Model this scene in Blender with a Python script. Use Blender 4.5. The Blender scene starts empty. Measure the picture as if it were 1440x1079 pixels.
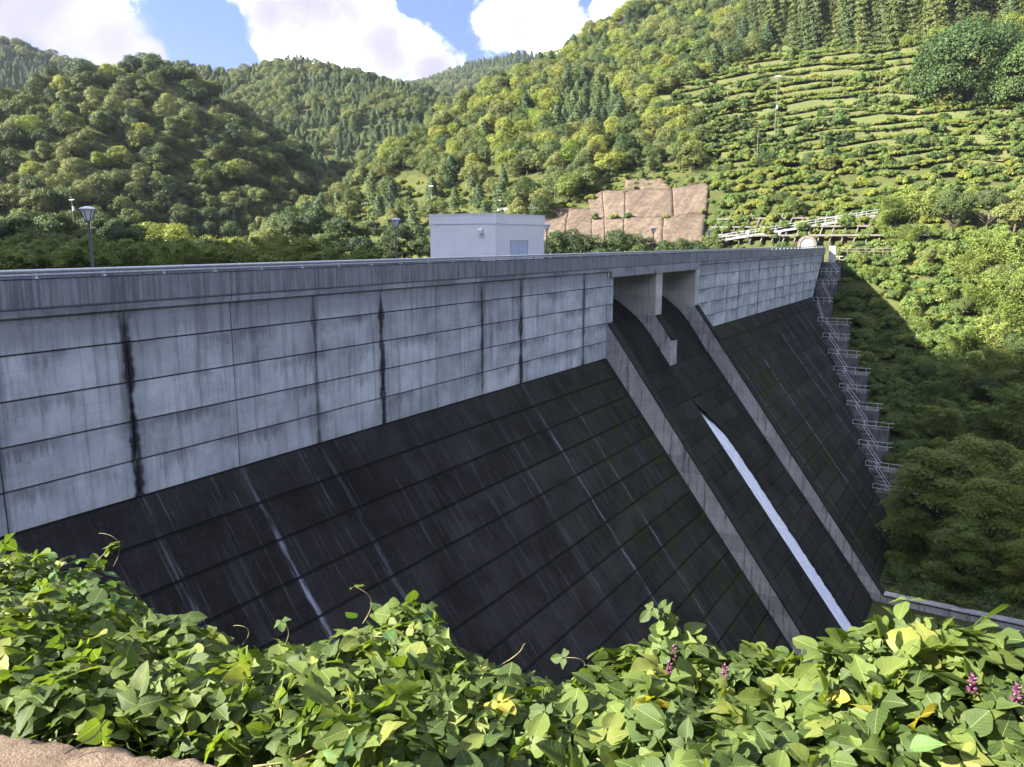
import bpy, math, random
import numpy as np
from mathutils import Matrix, Vector

# ------------------------------------------------------------------ camera, sky, sun, exposure
# world: X downstream of the dam, Y along the dam crest, Z = 0 at the parapet top (metres)
F, PITCH, YAW = 1104.7, math.radians(10.324), math.radians(31.645)
CAM = np.array([27.25, 0.0, 1.246])
scn = bpy.context.scene
cd = bpy.data.cameras.new('camera'); cam = bpy.data.objects.new('camera', cd)
scn.collection.objects.link(cam); scn.camera = cam
cam.location = CAM; cam.rotation_euler = (math.pi/2-PITCH, 0, YAW)
cd.sensor_width = 36; cd.sensor_fit = 'HORIZONTAL'; cd.lens = 36*F/1440; cd.clip_start = .05; cd.clip_end = 6000
SUN_EL, SUN_A = math.radians(28.5), math.radians(-48)     # sun stands upstream (-X), turned towards -Y: left of the camera
SUND = Vector((-math.cos(SUN_EL)*math.cos(SUN_A), math.cos(SUN_EL)*math.sin(SUN_A), math.sin(SUN_EL)))
sl = bpy.data.lights.new('sun', 'SUN'); so = bpy.data.objects.new('sun', sl); scn.collection.objects.link(so)
sl.energy = 3.8; sl.angle = math.radians(.9); sl.color = (1, .95, .85)
so.rotation_euler = SUND.to_track_quat('Z', 'Y').to_euler(); so.location = (-60, 20, 80)
scn.view_settings.view_transform = 'Standard'; scn.view_settings.look = 'None'
scn.view_settings.exposure = 3.0; scn.view_settings.gamma = 1
scn.cycles.max_bounces = 5; scn.cycles.transparent_max_bounces = 8; scn.cycles.use_denoising = True
scn.cycles.diffuse_bounces = 2; scn.cycles.glossy_bounces = 2; scn.cycles.transmission_bounces = 3
scn.cycles.volume_bounces = 0

# ------------------------------------------------------------------ node helper
class G:
    def __init__(s, tree): s.t = tree; s.t.nodes.clear()
    def n(s, typ, ins=None, out=0, **pr):
        nd = s.t.nodes.new(typ)
        for k, v in pr.items(): setattr(nd, k, v)
        for k, v in (ins or {}).items(): s.set(nd.inputs[k], v)
        return nd.outputs[out] if out is not None else nd
    def set(s, sock, v):
        if isinstance(v, bpy.types.NodeSocket): s.t.links.new(v, sock)
        else:
            if isinstance(v, (tuple, list)) and sock.type == 'RGBA' and len(v) == 3: v = (*v, 1)
            sock.default_value = v
    def m(s, op, a, b=0., c=None, clamp=False):
        nd = s.t.nodes.new('ShaderNodeMath'); nd.operation = op; nd.use_clamp = clamp
        s.set(nd.inputs[0], a); s.set(nd.inputs[1], b)
        if c is not None: s.set(nd.inputs[2], c)
        return nd.outputs[0]
    def ss(s, x, a, b, lo=0., hi=1.):
        return s.n('ShaderNodeMapRange', {0: x, 1: a, 2: b, 3: lo, 4: hi}, interpolation_type='SMOOTHSTEP')
    def xyz(s, v): 
        nd = s.t.nodes.new('ShaderNodeSeparateXYZ'); s.set(nd.inputs[0], v); return nd.outputs
    def vec(s, x, y, z): return s.n('ShaderNodeCombineXYZ', {0: x, 1: y, 2: z})
    def noise(s, v, scale, det=4., rough=.55, dist=0.):
        return s.n('ShaderNodeTexNoise', {'Vector': v, 'Scale': scale, 'Detail': det, 'Roughness': rough, 'Distortion': dist})
    def mix(s, f, a, b, mode='MIX'):
        nd = s.t.nodes.new('ShaderNodeMix'); nd.data_type = 'RGBA'; nd.blend_type = mode; nd.clamp_factor = True
        s.set(nd.inputs[0], f); s.set(nd.inputs[6], a); s.set(nd.inputs[7], b); return nd.outputs[2]
    def ramp(s, f, stops, interp='LINEAR'):
        nd = s.t.nodes.new('ShaderNodeValToRGB'); cr = nd.color_ramp; cr.interpolation = interp
        while len(cr.elements) > 1: cr.elements.remove(cr.elements[-1])
        for i, (p, c) in enumerate(stops):
            e = cr.elements[0] if i == 0 else cr.elements.new(p)
            e.position = p; c = (c, c, c) if isinstance(c, (int, float)) else c; e.color = (*c, 1)
        s.set(nd.inputs[0], f); return nd.outputs[0]
    def pos(s): return s.n('ShaderNodeNewGeometry')
    def rnd(s): return s.n('ShaderNodeObjectInfo', out=5)
    def bump(s, h, st=.3, d=.02): return s.n('ShaderNodeBump', {'Strength': st, 'Distance': d, 'Height': h})
    def pbr(s, col, rough=.8, nrm=None, spec=.3, metal=0.):
        ins = {'Base Color': col, 'Roughness': rough, 'Specular IOR Level': spec, 'Metallic': metal}
        if nrm is not None: ins['Normal'] = nrm
        return s.n('ShaderNodeBsdfPrincipled', ins)
    def out(s, sh): s.n('ShaderNodeOutputMaterial', {0: sh}, out=None)
def mat(name):
    m = bpy.data.materials.new(name); m.use_nodes = True; return m, G(m.node_tree)

# ------------------------------------------------------------------ world: sky with cumulus clouds
def pix_dir(px, py):
    x = (px-720)/F; y = -(py-539.5)/F
    fw = math.cos(PITCH)+y*math.sin(PITCH); up = -math.sin(PITCH)+y*math.cos(PITCH)
    v = np.array([-math.sin(YAW)*fw+math.cos(YAW)*x, math.cos(YAW)*fw+math.sin(YAW)*x, up])
    return v/np.linalg.norm(v)
W = bpy.data.worlds.new('World'); scn.world = W; W.use_nodes = True
g = G(W.node_tree)
sky = g.n('ShaderNodeTexSky', sky_type='NISHITA', sun_disc=False, sun_elevation=SUN_EL,
          sun_rotation=math.atan2(SUND.x, SUND.y), altitude=200, air_density=1.0, dust_density=.15, ozone_density=1.3)
d = g.n('ShaderNodeTexCoord')
x, y, z = g.xyz(d)
# clear mountain air: the whole sky keeps the deep blue of its upper half
W.node_tree.links.new(g.n('ShaderNodeVectorMath', {0: g.vec(x, y, g.m('ADD', g.m('MULTIPLY', g.m('ABSOLUTE', z), .9), .62))}, operation='NORMALIZE'), sky.node.inputs[0])
az = g.m('ARCTAN2', x, y); el = g.m('ARCSINE', z)
wob = g.noise(d, 5.5, 9, .58)
wob2 = g.noise(d, 16., 6, .6)
dens = None
blobs = [(40, 20, .12, .08, 1.2), (140, 50, .055, .05, 1.1), (205, 78, .032, .028, .95), (450, 35, .075, .07, 1.25), (530, 74, .052, .045, 1.1), (605, 98, .036, .022, 1.0), (385, 30, .035, .05, 1.),
         (720, 22, .045, .04, .8), (790, 22, .065, .05, .9), (870, 15, .06, .042, 1.0), (925, 20, .032, .024, .85), (-250, 30, .2, .12, .9)]
for px, py, wa, we, st in blobs:
    v = pix_dir(px, py); a0 = math.atan2(v[0], v[1]); e0 = math.asin(v[2])
    q = g.m('ADD', g.m('POWER', g.m('DIVIDE', g.m('SUBTRACT', az, a0), wa), 2.), g.m('POWER', g.m('DIVIDE', g.m('SUBTRACT', el, e0), we), 2.))
    b = g.m('MULTIPLY', g.m('POWER', 2.718, g.m('MULTIPLY', q, -1.)), st)
    dens = b if dens is None else g.m('MAXIMUM', dens, b)
big = g.ss(g.noise(d, 2.3, 3, .5), .46, .60, 0., .95)                     # scattered cumulus over the rest of the sky
dens = g.m('MAXIMUM', dens, g.m('MULTIPLY', big, g.ss(el, .33, .42)))       # the low gap over the valley stays as the single clouds above
dens = g.m('ADD', dens, g.m('ADD', g.m('MULTIPLY', g.m('SUBTRACT', wob, .5), 2.1), g.m('MULTIPLY', g.m('SUBTRACT', wob2, .5), .45)))
cl = g.ss(dens, .36, .70)
off = g.n('ShaderNodeVectorMath', {0: d, 1: (-.02, .012, .035)}, operation='ADD')
relief = g.m('SUBTRACT', wob, g.noise(off, 5.5, 9, .58))                       # lit side minus far side of each billow
shade = g.ss(g.m('ADD', g.m('MULTIPLY', relief, 3.2), g.m('MULTIPLY', g.m('SUBTRACT', dens, .9), -.80)), -.42, .36)
ccol = g.ramp(shade, [(0, (.084, .077, .094)), (.55, (.112, .106, .121)), (.80, (.15, .148, .160)), (1., (1.0, 1.0, 1.0))])
ccol = g.mix(1., ccol, (10., 10.1, 10.6), 'MULTIPLY')
skyc = g.mix(1., sky, (.36, .375, .51), 'MULTIPLY')
wc = g.mix(g.m('MULTIPLY', cl, .95), skyc, ccol)
g.n('ShaderNodeOutputWorld', {0: g.n('ShaderNodeBackground', {0: wc, 1: .10})}, out=None)
W.cycles.sampling_method = 'MANUAL'; W.cycles.sample_map_resolution = 512

# ------------------------------------------------------------------ mesh helpers
COL = scn.collection
RS = np.random.RandomState(7); random.seed(7)
def mesh(name, V, Fc, m, smooth=False, uv=None, tint=None):
    me = bpy.data.meshes.new(name)
    V = np.asarray(V, dtype=np.float32)
    if isinstance(Fc, np.ndarray):
        k = Fc.shape[1]; nf = len(Fc)
        me.vertices.add(len(V)); me.vertices.foreach_set('co', V.ravel())
        me.loops.add(nf*k); me.loops.foreach_set('vertex_index', Fc.astype(np.int32).ravel())
        me.polygons.add(nf); me.polygons.foreach_set('loop_start', np.arange(0, nf*k, k, dtype=np.int32))
        me.polygons.foreach_set('loop_total', np.full(nf, k, dtype=np.int32))
        me.update(calc_edges=True)
    else: me.from_pydata([tuple(map(float, v)) for v in V], [], Fc)
    if uv is not None:
        l = me.uv_layers.new(name='UVMap'); l.data.foreach_set('uv', np.asarray(uv, dtype=np.float32).ravel())
    if tint is not None:
        a = me.attributes.new('tint', 'FLOAT', 'POINT'); a.data.foreach_set('value', np.asarray(tint, dtype=np.float32))
    if smooth: me.polygons.foreach_set('use_smooth', np.ones(len(me.polygons), dtype=bool))
    for mm in (m if isinstance(m, (list, tuple)) else [m]): me.materials.append(mm)
    me.validate(); return me
def link(name, data, parent=None, loc=None, rot=None):
    o = bpy.data.objects.new(name, data); COL.objects.link(o)
    if parent is not None: o.parent = parent
    if loc is not None: o.location = loc
    if rot is not None: o.rotation_euler = rot
    return o
def tag(o, label=None, cat=None, group=None, kind=None):
    for k, v in (('label', label), ('category', cat), ('group', group), ('kind', kind)):
        if v: o[k] = v
    return o
def thing(name, label, cat, loc=(0, 0, 0), rotz=0, group=None):
    return tag(link(name, None, None, loc, (0, 0, rotz)), label, cat, group)
class MB:
    def __init__(s): s.v = []; s.f = []
    def add(s, V, Fc):
        o = len(s.v); s.v += [tuple(p) for p in V]; s.f += [tuple(i+o for i in f) for f in Fc]; return s
    def box(s, a, b):
        (x0, y0, z0), (x1, y1, z1) = a, b
        return s.add([(x0,y0,z0),(x1,y0,z0),(x1,y1,z0),(x0,y1,z0),(x0,y0,z1),(x1,y0,z1),(x1,y1,z1),(x0,y1,z1)],
                     [(3,2,1,0),(4,5,6,7),(0,1,5,4),(1,2,6,5),(2,3,7,6),(3,0,4,7)])
    def prism(s, poly, ext):                       # planar polygon + extrusion vector
        n = len(poly); P = [Vector(p) for p in poly]; e = Vector(ext)
        nn = sum(((P[i]-P[0]).cross(P[(i+1) % n]-P[0]) for i in range(1, n-1)), Vector())
        if nn.dot(e) > 0: P.reverse()
        return s.add(P+[p+e for p in P], [tuple(range(n)), tuple(range(2*n-1, n-1, -1))]+[(i, i+n, (i+1) % n+n, (i+1) % n) for i in range(n)])
    def tube(s, pts, r, k=8, cap=True):
        pts = [Vector(p) for p in pts]; rr = r if isinstance(r, (list, tuple)) else [r]*len(pts); o = len(s.v)
        for i, p in enumerate(pts):
            t = (pts[min(i+1, len(pts)-1)]-pts[max(i-1, 0)]).normalized()
            u = t.cross(Vector((0, 0, 1))); u = u.normalized() if u.length > 1e-3 else Vector((1, 0, 0)); w = t.cross(u)
            for j in range(k):
                a = 2*math.pi*j/k; s.v.append(tuple(p+(u*math.cos(a)+w*math.sin(a))*rr[i]))
        for i in range(len(pts)-1):
            for j in range(k): s.f.append((o+i*k+j, o+i*k+(j+1) % k, o+(i+1)*k+(j+1) % k, o+(i+1)*k+j))
        if cap: s.f.append(tuple(o+j for j in range(k-1, -1, -1))); s.f.append(tuple(o+(len(pts)-1)*k+j for j in range(k)))
        return s
    def build(s, name, m, parent=None, smooth=False, loc=None, rot=None):
        return link(name, mesh(name, s.v, s.f, m, smooth), parent, loc, rot)
def panel_mesh(name, w, h, dep, m, ch=.02):
    """plate with chamfered front: width along Y, height along Z, front at X=0"""
    a, b = w/2, h/2
    V = [(-dep,-a,-b),(-dep,a,-b),(-dep,a,b),(-dep,-a,b), (-ch,-a,-b),(-ch,a,-b),(-ch,a,b),(-ch,-a,b),
         (0,-a+ch,-b+ch),(0,a-ch,-b+ch),(0,a-ch,b-ch),(0,-a+ch,b-ch)]
    Fc = [(0,1,5,4),(1,2,6,5),(2,3,7,6),(3,0,4,7),(4,5,9,8),(5,6,10,9),(6,7,11,10),(7,4,8,11),(8,9,10,11)]
    return mesh(name, V, Fc, m)

# ------------------------------------------------------------------ materials
JY0, JS = 17.06, 4.72                                  # contraction joints of the wall
stain = [.3,.55,.5,.35,.6,.45,.5,.3, .5,.25,.75,.85,.25,.7,.95,.3,.7,.35, .5,.6,.7,.55,.8,.5,.7,.6,.85,.5,.75,.6,.5,.5]
stain_by = {0: 1.0, 1: .22, 2: .6, 3: .95, 4: .2, 5: .85, 6: .95, 7: .2, 8: .8, 9: .35}
def concrete_wall():
    m, g = mat('concrete_wall'); p = g.pos(); X, Y, Z = g.xyz(p)
    st = g.noise(g.vec(g.m('MULTIPLY', Y, 2.6), 0., g.m('MULTIPLY', Z, .16)), 1., 7, .65)
    st2 = g.noise(g.vec(g.m('MULTIPLY', Y, 9.), 3., g.m('MULTIPLY', Z, .35)), 1., 5, .6)
    bl = g.noise(p, .55, 6, .6); fine = g.noise(p, 9., 6, .7)
    r = g.rnd()
    base = g.mix(g.ss(bl, .32, .68), (.43, .44, .475), (.63, .645, .685))
    base = g.mix(g.m('MULTIPLY', g.ss(fine, .45, .75), .3), base, (.29, .295, .315))
    base = g.mix(1., base, g.ramp(r, [(0, .82), (.5, 1.), (1, 1.1)]), 'MULTIPLY')
    base = g.mix(g.ss(st, .48, .70, 0, .62), base, (.15, .152, .165))
    base = g.mix(g.ss(st2, .58, .78, 0, .55), base, (.085, .09, .10))
    base = g.mix(g.ss(st2, .22, .38, .45, 0), base, (.74, .75, .78))
    # run-off below the lift joints, in patches and of uneven length
    lf = g.m('MULTIPLY', g.m('FRACT', g.m('MULTIPLY', g.m('ADD', Z, 2.46), -1/1.5)), 1.5)
    ln = g.m('POWER', g.noise(g.vec(g.m('MULTIPLY', Y, 3.6), 7., g.m('FLOOR', g.m('MULTIPLY', Z, .66))), 1., 8, .75), 3.)
    pat = g.ss(g.noise(g.vec(g.m('MULTIPLY', Y, .33), 2., g.m('MULTIPLY', Z, .4)), 1., 3, .5), .42, .62)
    drip = g.ss(g.m('SUBTRACT', lf, g.m('MULTIPLY', ln, 4.5)), -.5, .15, .65, 0)
    base = g.mix(g.m('MULTIPLY', drip, pat), base, (.10, .105, .115))
    base = g.mix(g.ss(g.m('MINIMUM', lf, g.m('SUBTRACT', 1.5, lf)), .01, .06, .7, 0), base, (.03, .03, .034))
    # faint form-board grid and tie holes
    br = g.n('ShaderNodeTexBrick', {'Vector': g.vec(Y, Z, 0.), 'Scale': 1., 'Mortar Size': .008, 'Mortar Smooth': .3, 'Brick Width': .9, 'Row Height': .375,
             'Color1': (0, 0, 0, 1), 'Color2': (0, 0, 0, 1), 'Mortar': (1, 1, 1, 1)}, offset=0.)
    gm = g.ss(g.noise(p, .8, 3), .42, .62)
    base = g.mix(g.m('MULTIPLY', g.m('MULTIPLY', br, gm), .38), base, (.1, .105, .12))
    # black run-off at the contraction joints, each joint its own strength
    k = g.m('DIVIDE', g.m('SUBTRACT', Y, JY0), JS); idx = g.m('FLOOR', g.m('ADD', k, .5))
    dj = g.m('MULTIPLY', g.m('SUBTRACT', k, idx), JS)
    dj = g.m('ABSOLUTE', g.m('ADD', dj, g.m('MULTIPLY', g.m('SUBTRACT', g.noise(g.vec(idx, g.m('MULTIPLY', Z, .7), 2.), 1., 4, .6), .5), .28)))
    s = g.ramp(g.m('DIVIDE', g.m('ADD', idx, 3.5), 32.), [(i/32, stain_by.get(i-3, stain[i])) for i in range(32)], 'CONSTANT')
    wd = g.m('MULTIPLY', s, g.m('ADD', .0, g.m('MULTIPLY', g.m('POWER', g.noise(g.vec(g.m('MULTIPLY', idx, 7.3), g.m('MULTIPLY', Z, .5), 5.), 1., 4, .6), 2.), .95)))
    js = g.m('MULTIPLY', g.ss(g.m('SUBTRACT', dj, wd), -.14, .05, 1, 0), g.m('MULTIPLY', s, g.ss(Z, -1.0, -2.0)))
    js = g.m('MULTIPLY', js, g.ss(g.noise(g.vec(g.m('MULTIPLY', Y, 6.), idx, g.m('MULTIPLY', Z, 1.2)), 1., 5, .7), .25, .5, .35, 1))
    base = g.mix(js, base, (.016, .016, .02))
    soft = g.m('MULTIPLY', g.ss(dj, .1, .75, .5, 0), s)
    base = g.mix(g.m('MULTIPLY', soft, g.ss(st2, .3, .7)), base, (.06, .062, .07))
    # weathered upper courses
    up = g.m('MULTIPLY', g.ss(g.m('ADD', Z, g.m('MULTIPLY', st2, 1.2)), -2.1, -1.2), g.ss(bl, .2, .7, .4, .85))
    base = g.mix(g.m('MULTIPLY', up, .62), base, (.13, .13, .145))
    pr = g.m('MULTIPLY', g.m('MULTIPLY', g.ss(Z, -1.03, -1.0), g.ss(bl, .3, .65, .55, 1.)), g.ss(g.m('ADD', g.m('MULTIPLY', st2, .6), g.m('MULTIPLY', st, .4)), .38, .58, .2, .92))
    base = g.mix(pr, base, (.135, .137, .155))
    g.out(g.pbr(base, .88, g.bump(g.m('ADD', fine, g.m('MULTIPLY', st2, .6)), .45, .012), .2)); return m
def concrete_slope(name, base0, base1, streak, moss, wj, z0=8.4, jd=.8):
    m, g = mat(name); p = g.pos(); X, Y, Z = g.xyz(p)
    st = g.noise(g.vec(g.m('MULTIPLY', Y, 1.5), 0., g.m('MULTIPLY', Z, .10)), 1., 8, .62)
    st2 = g.noise(g.vec(g.m('MULTIPLY', Y, 6.), 4., g.m('MULTIPLY', Z, .20)), 1., 6, .62)
    bl = g.noise(p, .35, 6, .6); fine = g.noise(p, 7., 6, .7)
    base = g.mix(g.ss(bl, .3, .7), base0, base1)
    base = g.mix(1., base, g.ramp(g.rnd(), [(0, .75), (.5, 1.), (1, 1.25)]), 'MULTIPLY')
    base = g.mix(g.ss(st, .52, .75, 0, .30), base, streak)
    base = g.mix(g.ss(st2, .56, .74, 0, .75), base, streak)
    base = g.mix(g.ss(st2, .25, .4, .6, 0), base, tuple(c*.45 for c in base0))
    base = g.mix(g.m('MULTIPLY', g.ss(fine, .5, .75), .4), base, tuple(c*1.9 for c in base1))
    # single thin white lime runs
    th = g.noise(g.vec(g.m('MULTIPLY', Y, 3.1), 9., g.m('MULTIPLY', Z, .075)), 1., 9, .72)
    brk = g.noise(g.vec(g.m('MULTIPLY', Y, .8), 1., g.m('MULTIPLY', Z, .5)), 1., 4, .6)
    base = g.mix(g.m('MULTIPLY', g.ss(th, .62, .70), g.ss(brk, .42, .60, 0, .8)), base, (.27, .275, .30))
    if wj:
        k = g.m('DIVIDE', g.m('SUBTRACT', Y, JY0), JS); idx = g.m('FLOOR', g.m('ADD', k, .5))
        dj = g.m('MULTIPLY', g.m('SUBTRACT', k, idx), JS)
        dj = g.m('ABSOLUTE', g.m('ADD', dj, g.m('MULTIPLY', g.m('SUBTRACT', g.noise(g.vec(idx, g.m('MULTIPLY', Z, .6), 2.), 1., 3), .5), .35)))
        s = g.m('POWER', g.n('ShaderNodeTexWhiteNoise', {'Vector': g.vec(idx, 3.7, 0.)}), 1.2)
        lime = g.m('MULTIPLY', g.ss(dj, .04, .2, 1, 0), g.ss(g.noise(g.vec(g.m('MULTIPLY', Y, 7.), idx, g.m('MULTIPLY', Z, .55)), 1., 5, .7), .42, .62))
        base = g.mix(g.m('MULTIPLY', g.m('MULTIPLY', lime, s), g.ss(Z, -9.5, -13., .35, 1)), base, (.36, .38, .45))
    # moss hanging below the joints
    lf = g.m('MULTIPLY', g.m('FRACT', g.m('MULTIPLY', g.m('ADD', Z, z0), -1/1.45)), 1.45)
    near = g.m('MAXIMUM', g.ss(lf, 0., .55, 1, 0), g.ss(lf, 1.2, 1.45))
    mn = g.noise(g.vec(g.m('MULTIPLY', Y, .55), 5., g.m('MULTIPLY', Z, .3)), 1., 6, .65)
    where = g.m('MAXIMUM', g.ss(Y, 34., 59.), 0.)
    where = g.m('MULTIPLY', where, g.ss(Y, 112., 96., .15, 1))
    mo = g.m('MULTIPLY', g.m('MULTIPLY', g.ss(mn, .42, .60), g.m('ADD', .30, g.m('MULTIPLY', near, .7))), g.m('MULTIPLY', where, moss))
    base = g.mix(mo, base, (.030, .042, .008))
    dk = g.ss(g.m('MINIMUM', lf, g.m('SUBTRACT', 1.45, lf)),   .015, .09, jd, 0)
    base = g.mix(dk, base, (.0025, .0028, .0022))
    g.out(g.pbr(base, .9, g.bump(g.m('ADD', fine, st2), .5, .015), .06)); return m
def concrete_plain(name, lo, hi, dark, warm=0.):
    m, g = mat(name); p = g.pos(); X, Y, Z = g.xyz(p)
    bl = g.noise(p, .6, 6, .6); fine = g.noise(p, 8., 6, .7)
    st = g.noise(g.vec(g.m('MULTIPLY', X, 3.2), g.m('MULTIPLY', Y, 3.2), g.m('MULTIPLY', Z, .3)), 1., 7, .65)
    base = g.mix(g.ss(bl, .3, .7), lo, hi)
    base = g.mix(1., base, g.ramp(g.rnd(), [(0, .8), (1, 1.15)]), 'MULTIPLY')
    base = g.mix(g.ss(st, .5, .68, 0, .8), base, dark)
    base = g.mix(g.m('MULTIPLY', g.ss(fine, .5, .7), .35), base, dark)
    br = g.n('ShaderNodeTexBrick', {'Vector': g.vec(g.m('ADD', X, Y), Z, 0.), 'Scale': 1., 'Mortar Size': .012, 'Mortar Smooth': .4, 'Brick Width': 1.2, 'Row Height': 1.45,
             'Color1': (0, 0, 0, 1), 'Color2': (0, 0, 0, 1), 'Mortar': (1, 1, 1, 1)}, offset=0.)
    base = g.mix(g.m('MULTIPLY', br, .45), base, tuple(c*.6 for c in dark))
    g.out(g.pbr(base, .88, g.bump(g.m('ADD', fine, st), .45, .015), .2)); return m
def simple(name, col, rough=.6, var=.15, scale=4., spec=.3, metal=0., bump=.15):
    m, g = mat(name); p = g.pos(); nz = g.noise(p, scale, 6, .65)
    c = g.mix(g.ss(nz, .3, .7), tuple(v*(1-var) for v in col), tuple(min(1, v*(1+var)) for v in col))
    g.out(g.pbr(c, rough, g.bump(nz, bump, .01), spec, metal)); return m
def leaf_mat(name, cols, trans=.3, rough=.55, spec=.25, tintamt=.5):
    m, g = mat(name)
    r = g.rnd(); t = g.n('ShaderNodeAttribute', attribute_name='tint', out=2)
    c = g.ramp(r, [(i/(len(cols)-1), c) for i, c in enumerate(cols)])
    f = g.m('ADD', 1-tintamt*.5, g.m('MULTIPLY', t, tintamt))
    hs = g.n('ShaderNodeHueSaturation', {'Hue': g.m('ADD', .488, g.m('MULTIPLY', t, .024)), 'Saturation': 1., 'Value': f, 'Color': c})
    b = g.pbr(hs, rough, None, spec)
    tr = g.n('ShaderNodeBsdfTranslucent', {'Color': g.mix(1., hs, (1.25, 1.3, .6), 'MULTIPLY')})
    g.out(g.n('ShaderNodeMixShader', {0: trans, 1: b, 2: tr})); return m
M = {}
M['wall'] = concrete_wall()
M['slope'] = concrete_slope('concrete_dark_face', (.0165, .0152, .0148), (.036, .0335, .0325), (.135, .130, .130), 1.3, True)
M['chute'] = concrete_slope('concrete_chute', (.016, .0152, .0148), (.032, .0305, .029), (.085, .082, .078), .3, False, 10.3, .35)
M['train'] = concrete_plain('concrete_training_wall', (.33, .32, .315), (.48, .465, .455), (.10, .097, .096))
M['pier'] = concrete_plain('concrete_pier', (.52, .49, .45), (.64, .61, .57), (.33, .31, .29))
M['core'] = simple('concrete_core', (.02, .02, .02), .9, .3)
M['deck'] = simple('crest_paving', (.16, .16, .16), .9, .2)
M['galv'] = simple('galvanised_steel', (.52, .53, .57), .45, .12, 9., .5, .35)
M['dkmetal'] = simple('dark_lamp_metal', (.05, .05, .055), .45, .2, 9., .5, .2)
M['lampglass'] = simple('lamp_diffuser', (.75, .75, .76), .35, .04)
M['white'] = simple('white_render', (.80, .775, .775), .6, .03, 1.2)
M['whitepaint'] = simple('white_paint', (.72, .72, .70), .5, .1)
M['door'] = simple('blue_grey_door', (.50, .56, .68), .45, .05)
M['bark'] = simple('bark', (.085, .065, .048), .9, .35, 14., .1, 0, .8)
M['water'] = None
GREEN_D = [(.036, .062, .019), (.076, .106, .027), (.114, .137, .034), (.145, .154, .044), (.066, .098, .031)]
M['leaf'] = leaf_mat('broadleaf_foliage', GREEN_D, .17)
M['leaf_bright'] = leaf_mat('bright_foliage', [(.12, .17, .028), (.17, .20, .036), (.21, .22, .045), (.14, .18, .036)], .32)
M['leaf_dark'] = leaf_mat('dark_foliage', [(.030, .055, .018), (.046, .072, .022), (.064, .085, .026)], .22)
M['conifer'] = leaf_mat('conifer_foliage', [(.032, .060, .024), (.052, .084, .030), (.085, .115, .034), (.042, .072, .030)], .14)
M['cedar'] = leaf_mat('cedar_foliage', [(.060, .080, .020), (.085, .102, .026), (.048, .070, .022)], .2)
M['bamboo'] = leaf_mat('bamboo_foliage', [(.100, .135, .030), (.140, .175, .036), (.175, .195, .046)], .3)
M['orch'] = leaf_mat('orchard_foliage', [(.036, .066, .018), (.055, .088, .022), (.078, .105, .025)], .22)
M['creeper'] = leaf_mat('creeper_foliage', [(.080, .130, .034), (.110, .160, .038), (.140, .175, .044)], .3)
M['nearleaf'] = leaf_mat('spreading_foliage', [(.150, .185, .032), (.185, .205, .038), (.125, .165, .034)], .3)

# ------------------------------------------------------------------ terrain height
def nrm(v): return v/np.linalg.norm(v)
def pt(px, py, R):                     # point seen at a pixel, R metres (horizontal) away
    v = pix_dir(px, py); h = math.hypot(v[0], v[1]); return CAM+v*(R/h)
def project(P):
    v = np.asarray(P, float)-CAM
    fw = -math.sin(YAW)*v[..., 0]+math.cos(YAW)*v[..., 1]; x = math.cos(YAW)*v[..., 0]+math.sin(YAW)*v[..., 1]
    zz = fw*math.cos(PITCH)-v[..., 2]*math.sin(PITCH); yy = fw*math.sin(PITCH)+v[..., 2]*math.cos(PITCH)
    zz = np.where(zz > .1, zz, .1)
    return 720+F*x/zz, 539.5-F*yy/zz, zz
_ph = RS.rand(40, 3)
def wav(x, y, L, seed):
    r = 0
    for i in range(4):
        a = _ph[(seed*4+i) % 40]; th = a[0]*6.283; k = 2*math.pi/(L*(.7+.7*a[1]))
        r = r+np.sin((x*math.cos(th)+y*math.sin(th))*k+a[2]*6.283)
    return r/4
def ridge(x, y, pts, slope, rnd):
    best = np.full(np.shape(x), -1e9)
    for a, b in zip(pts[:-1], pts[1:]):
        dx, dy = b[0]-a[0], b[1]-a[1]; L = dx*dx+dy*dy+1e-6
        t = np.clip(((x-a[0])*dx+(y-a[1])*dy)/L, 0, 1)
        d = np.hypot(x-a[0]-t*dx, y-a[1]-t*dy)
        best = np.maximum(best, a[2]+t*(b[2]-a[2])-(np.sqrt((slope*d)**2+rnd**2)-rnd))
    return best
def line(L, drop): return [pt(*q)-np.array([0, 0, drop]) for q in L]
RID = {
 'far':   (line([(480,165,1150),(540,145,1150),(575,122,1150),(620,105,1150),(680,84,1180),(740,72,1200),(800,80,1200),(860,90,1200),(960,100,1200)], 9), .5, 12),
 'back':  (line([(-260,10,820),(-100,25,810),(0,50,800),(60,69,800),(140,91,800),(230,112,780)], 9), .5, 10),
 'mid':   (line([(160,112,640),(200,95,630),(240,80,620),(300,83,600),(350,88,590),(400,77,590),(450,86,570),(500,96,540),(560,107,520),(600,121,510),(640,166,470),(660,200,430)], 9), .43, 8),
 'spur1': (line([(400,85,585),(385,120,500),(360,160,430),(330,215,370),(300,260,330)], 9), .62, 6),
 'spur2': (line([(540,108,525),(500,170,430),(470,225,350),(440,270,290)], 10), .60, 5),
 'dome':  (line([(190,84,345),(130,92,340),(75,118,335),(0,164,325),(-80,205,315),(-200,225,300)], 7), .86, 22),
 'domes': (line([(200,88,342),(240,150,325),(270,215,305)], 8), .80, 10),
 'abut':  (np.array([(-112., -108., 104.), (-118., -60., 110.), (-123., -42., 106.), (-190., -85., 135.), (-280., -140., 150.)]), 1.55, 4),  # unseen ridge left of the frame, added and shaped to keep the dam shaded
 'bank':  (np.array([pt(-250,380,100), pt(0,380,118), pt(150,380,128), pt(300,378,140), pt(450,374,165), pt(600,370,190)])+np.array([0, 0, -3.]), .5, 3),
}
EP = np.array([(-165., 120.), (-143., 216.), (-126., 308.), (-83., 361.), (0., 402.), (150., 450.), (420., 520.)])
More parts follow.
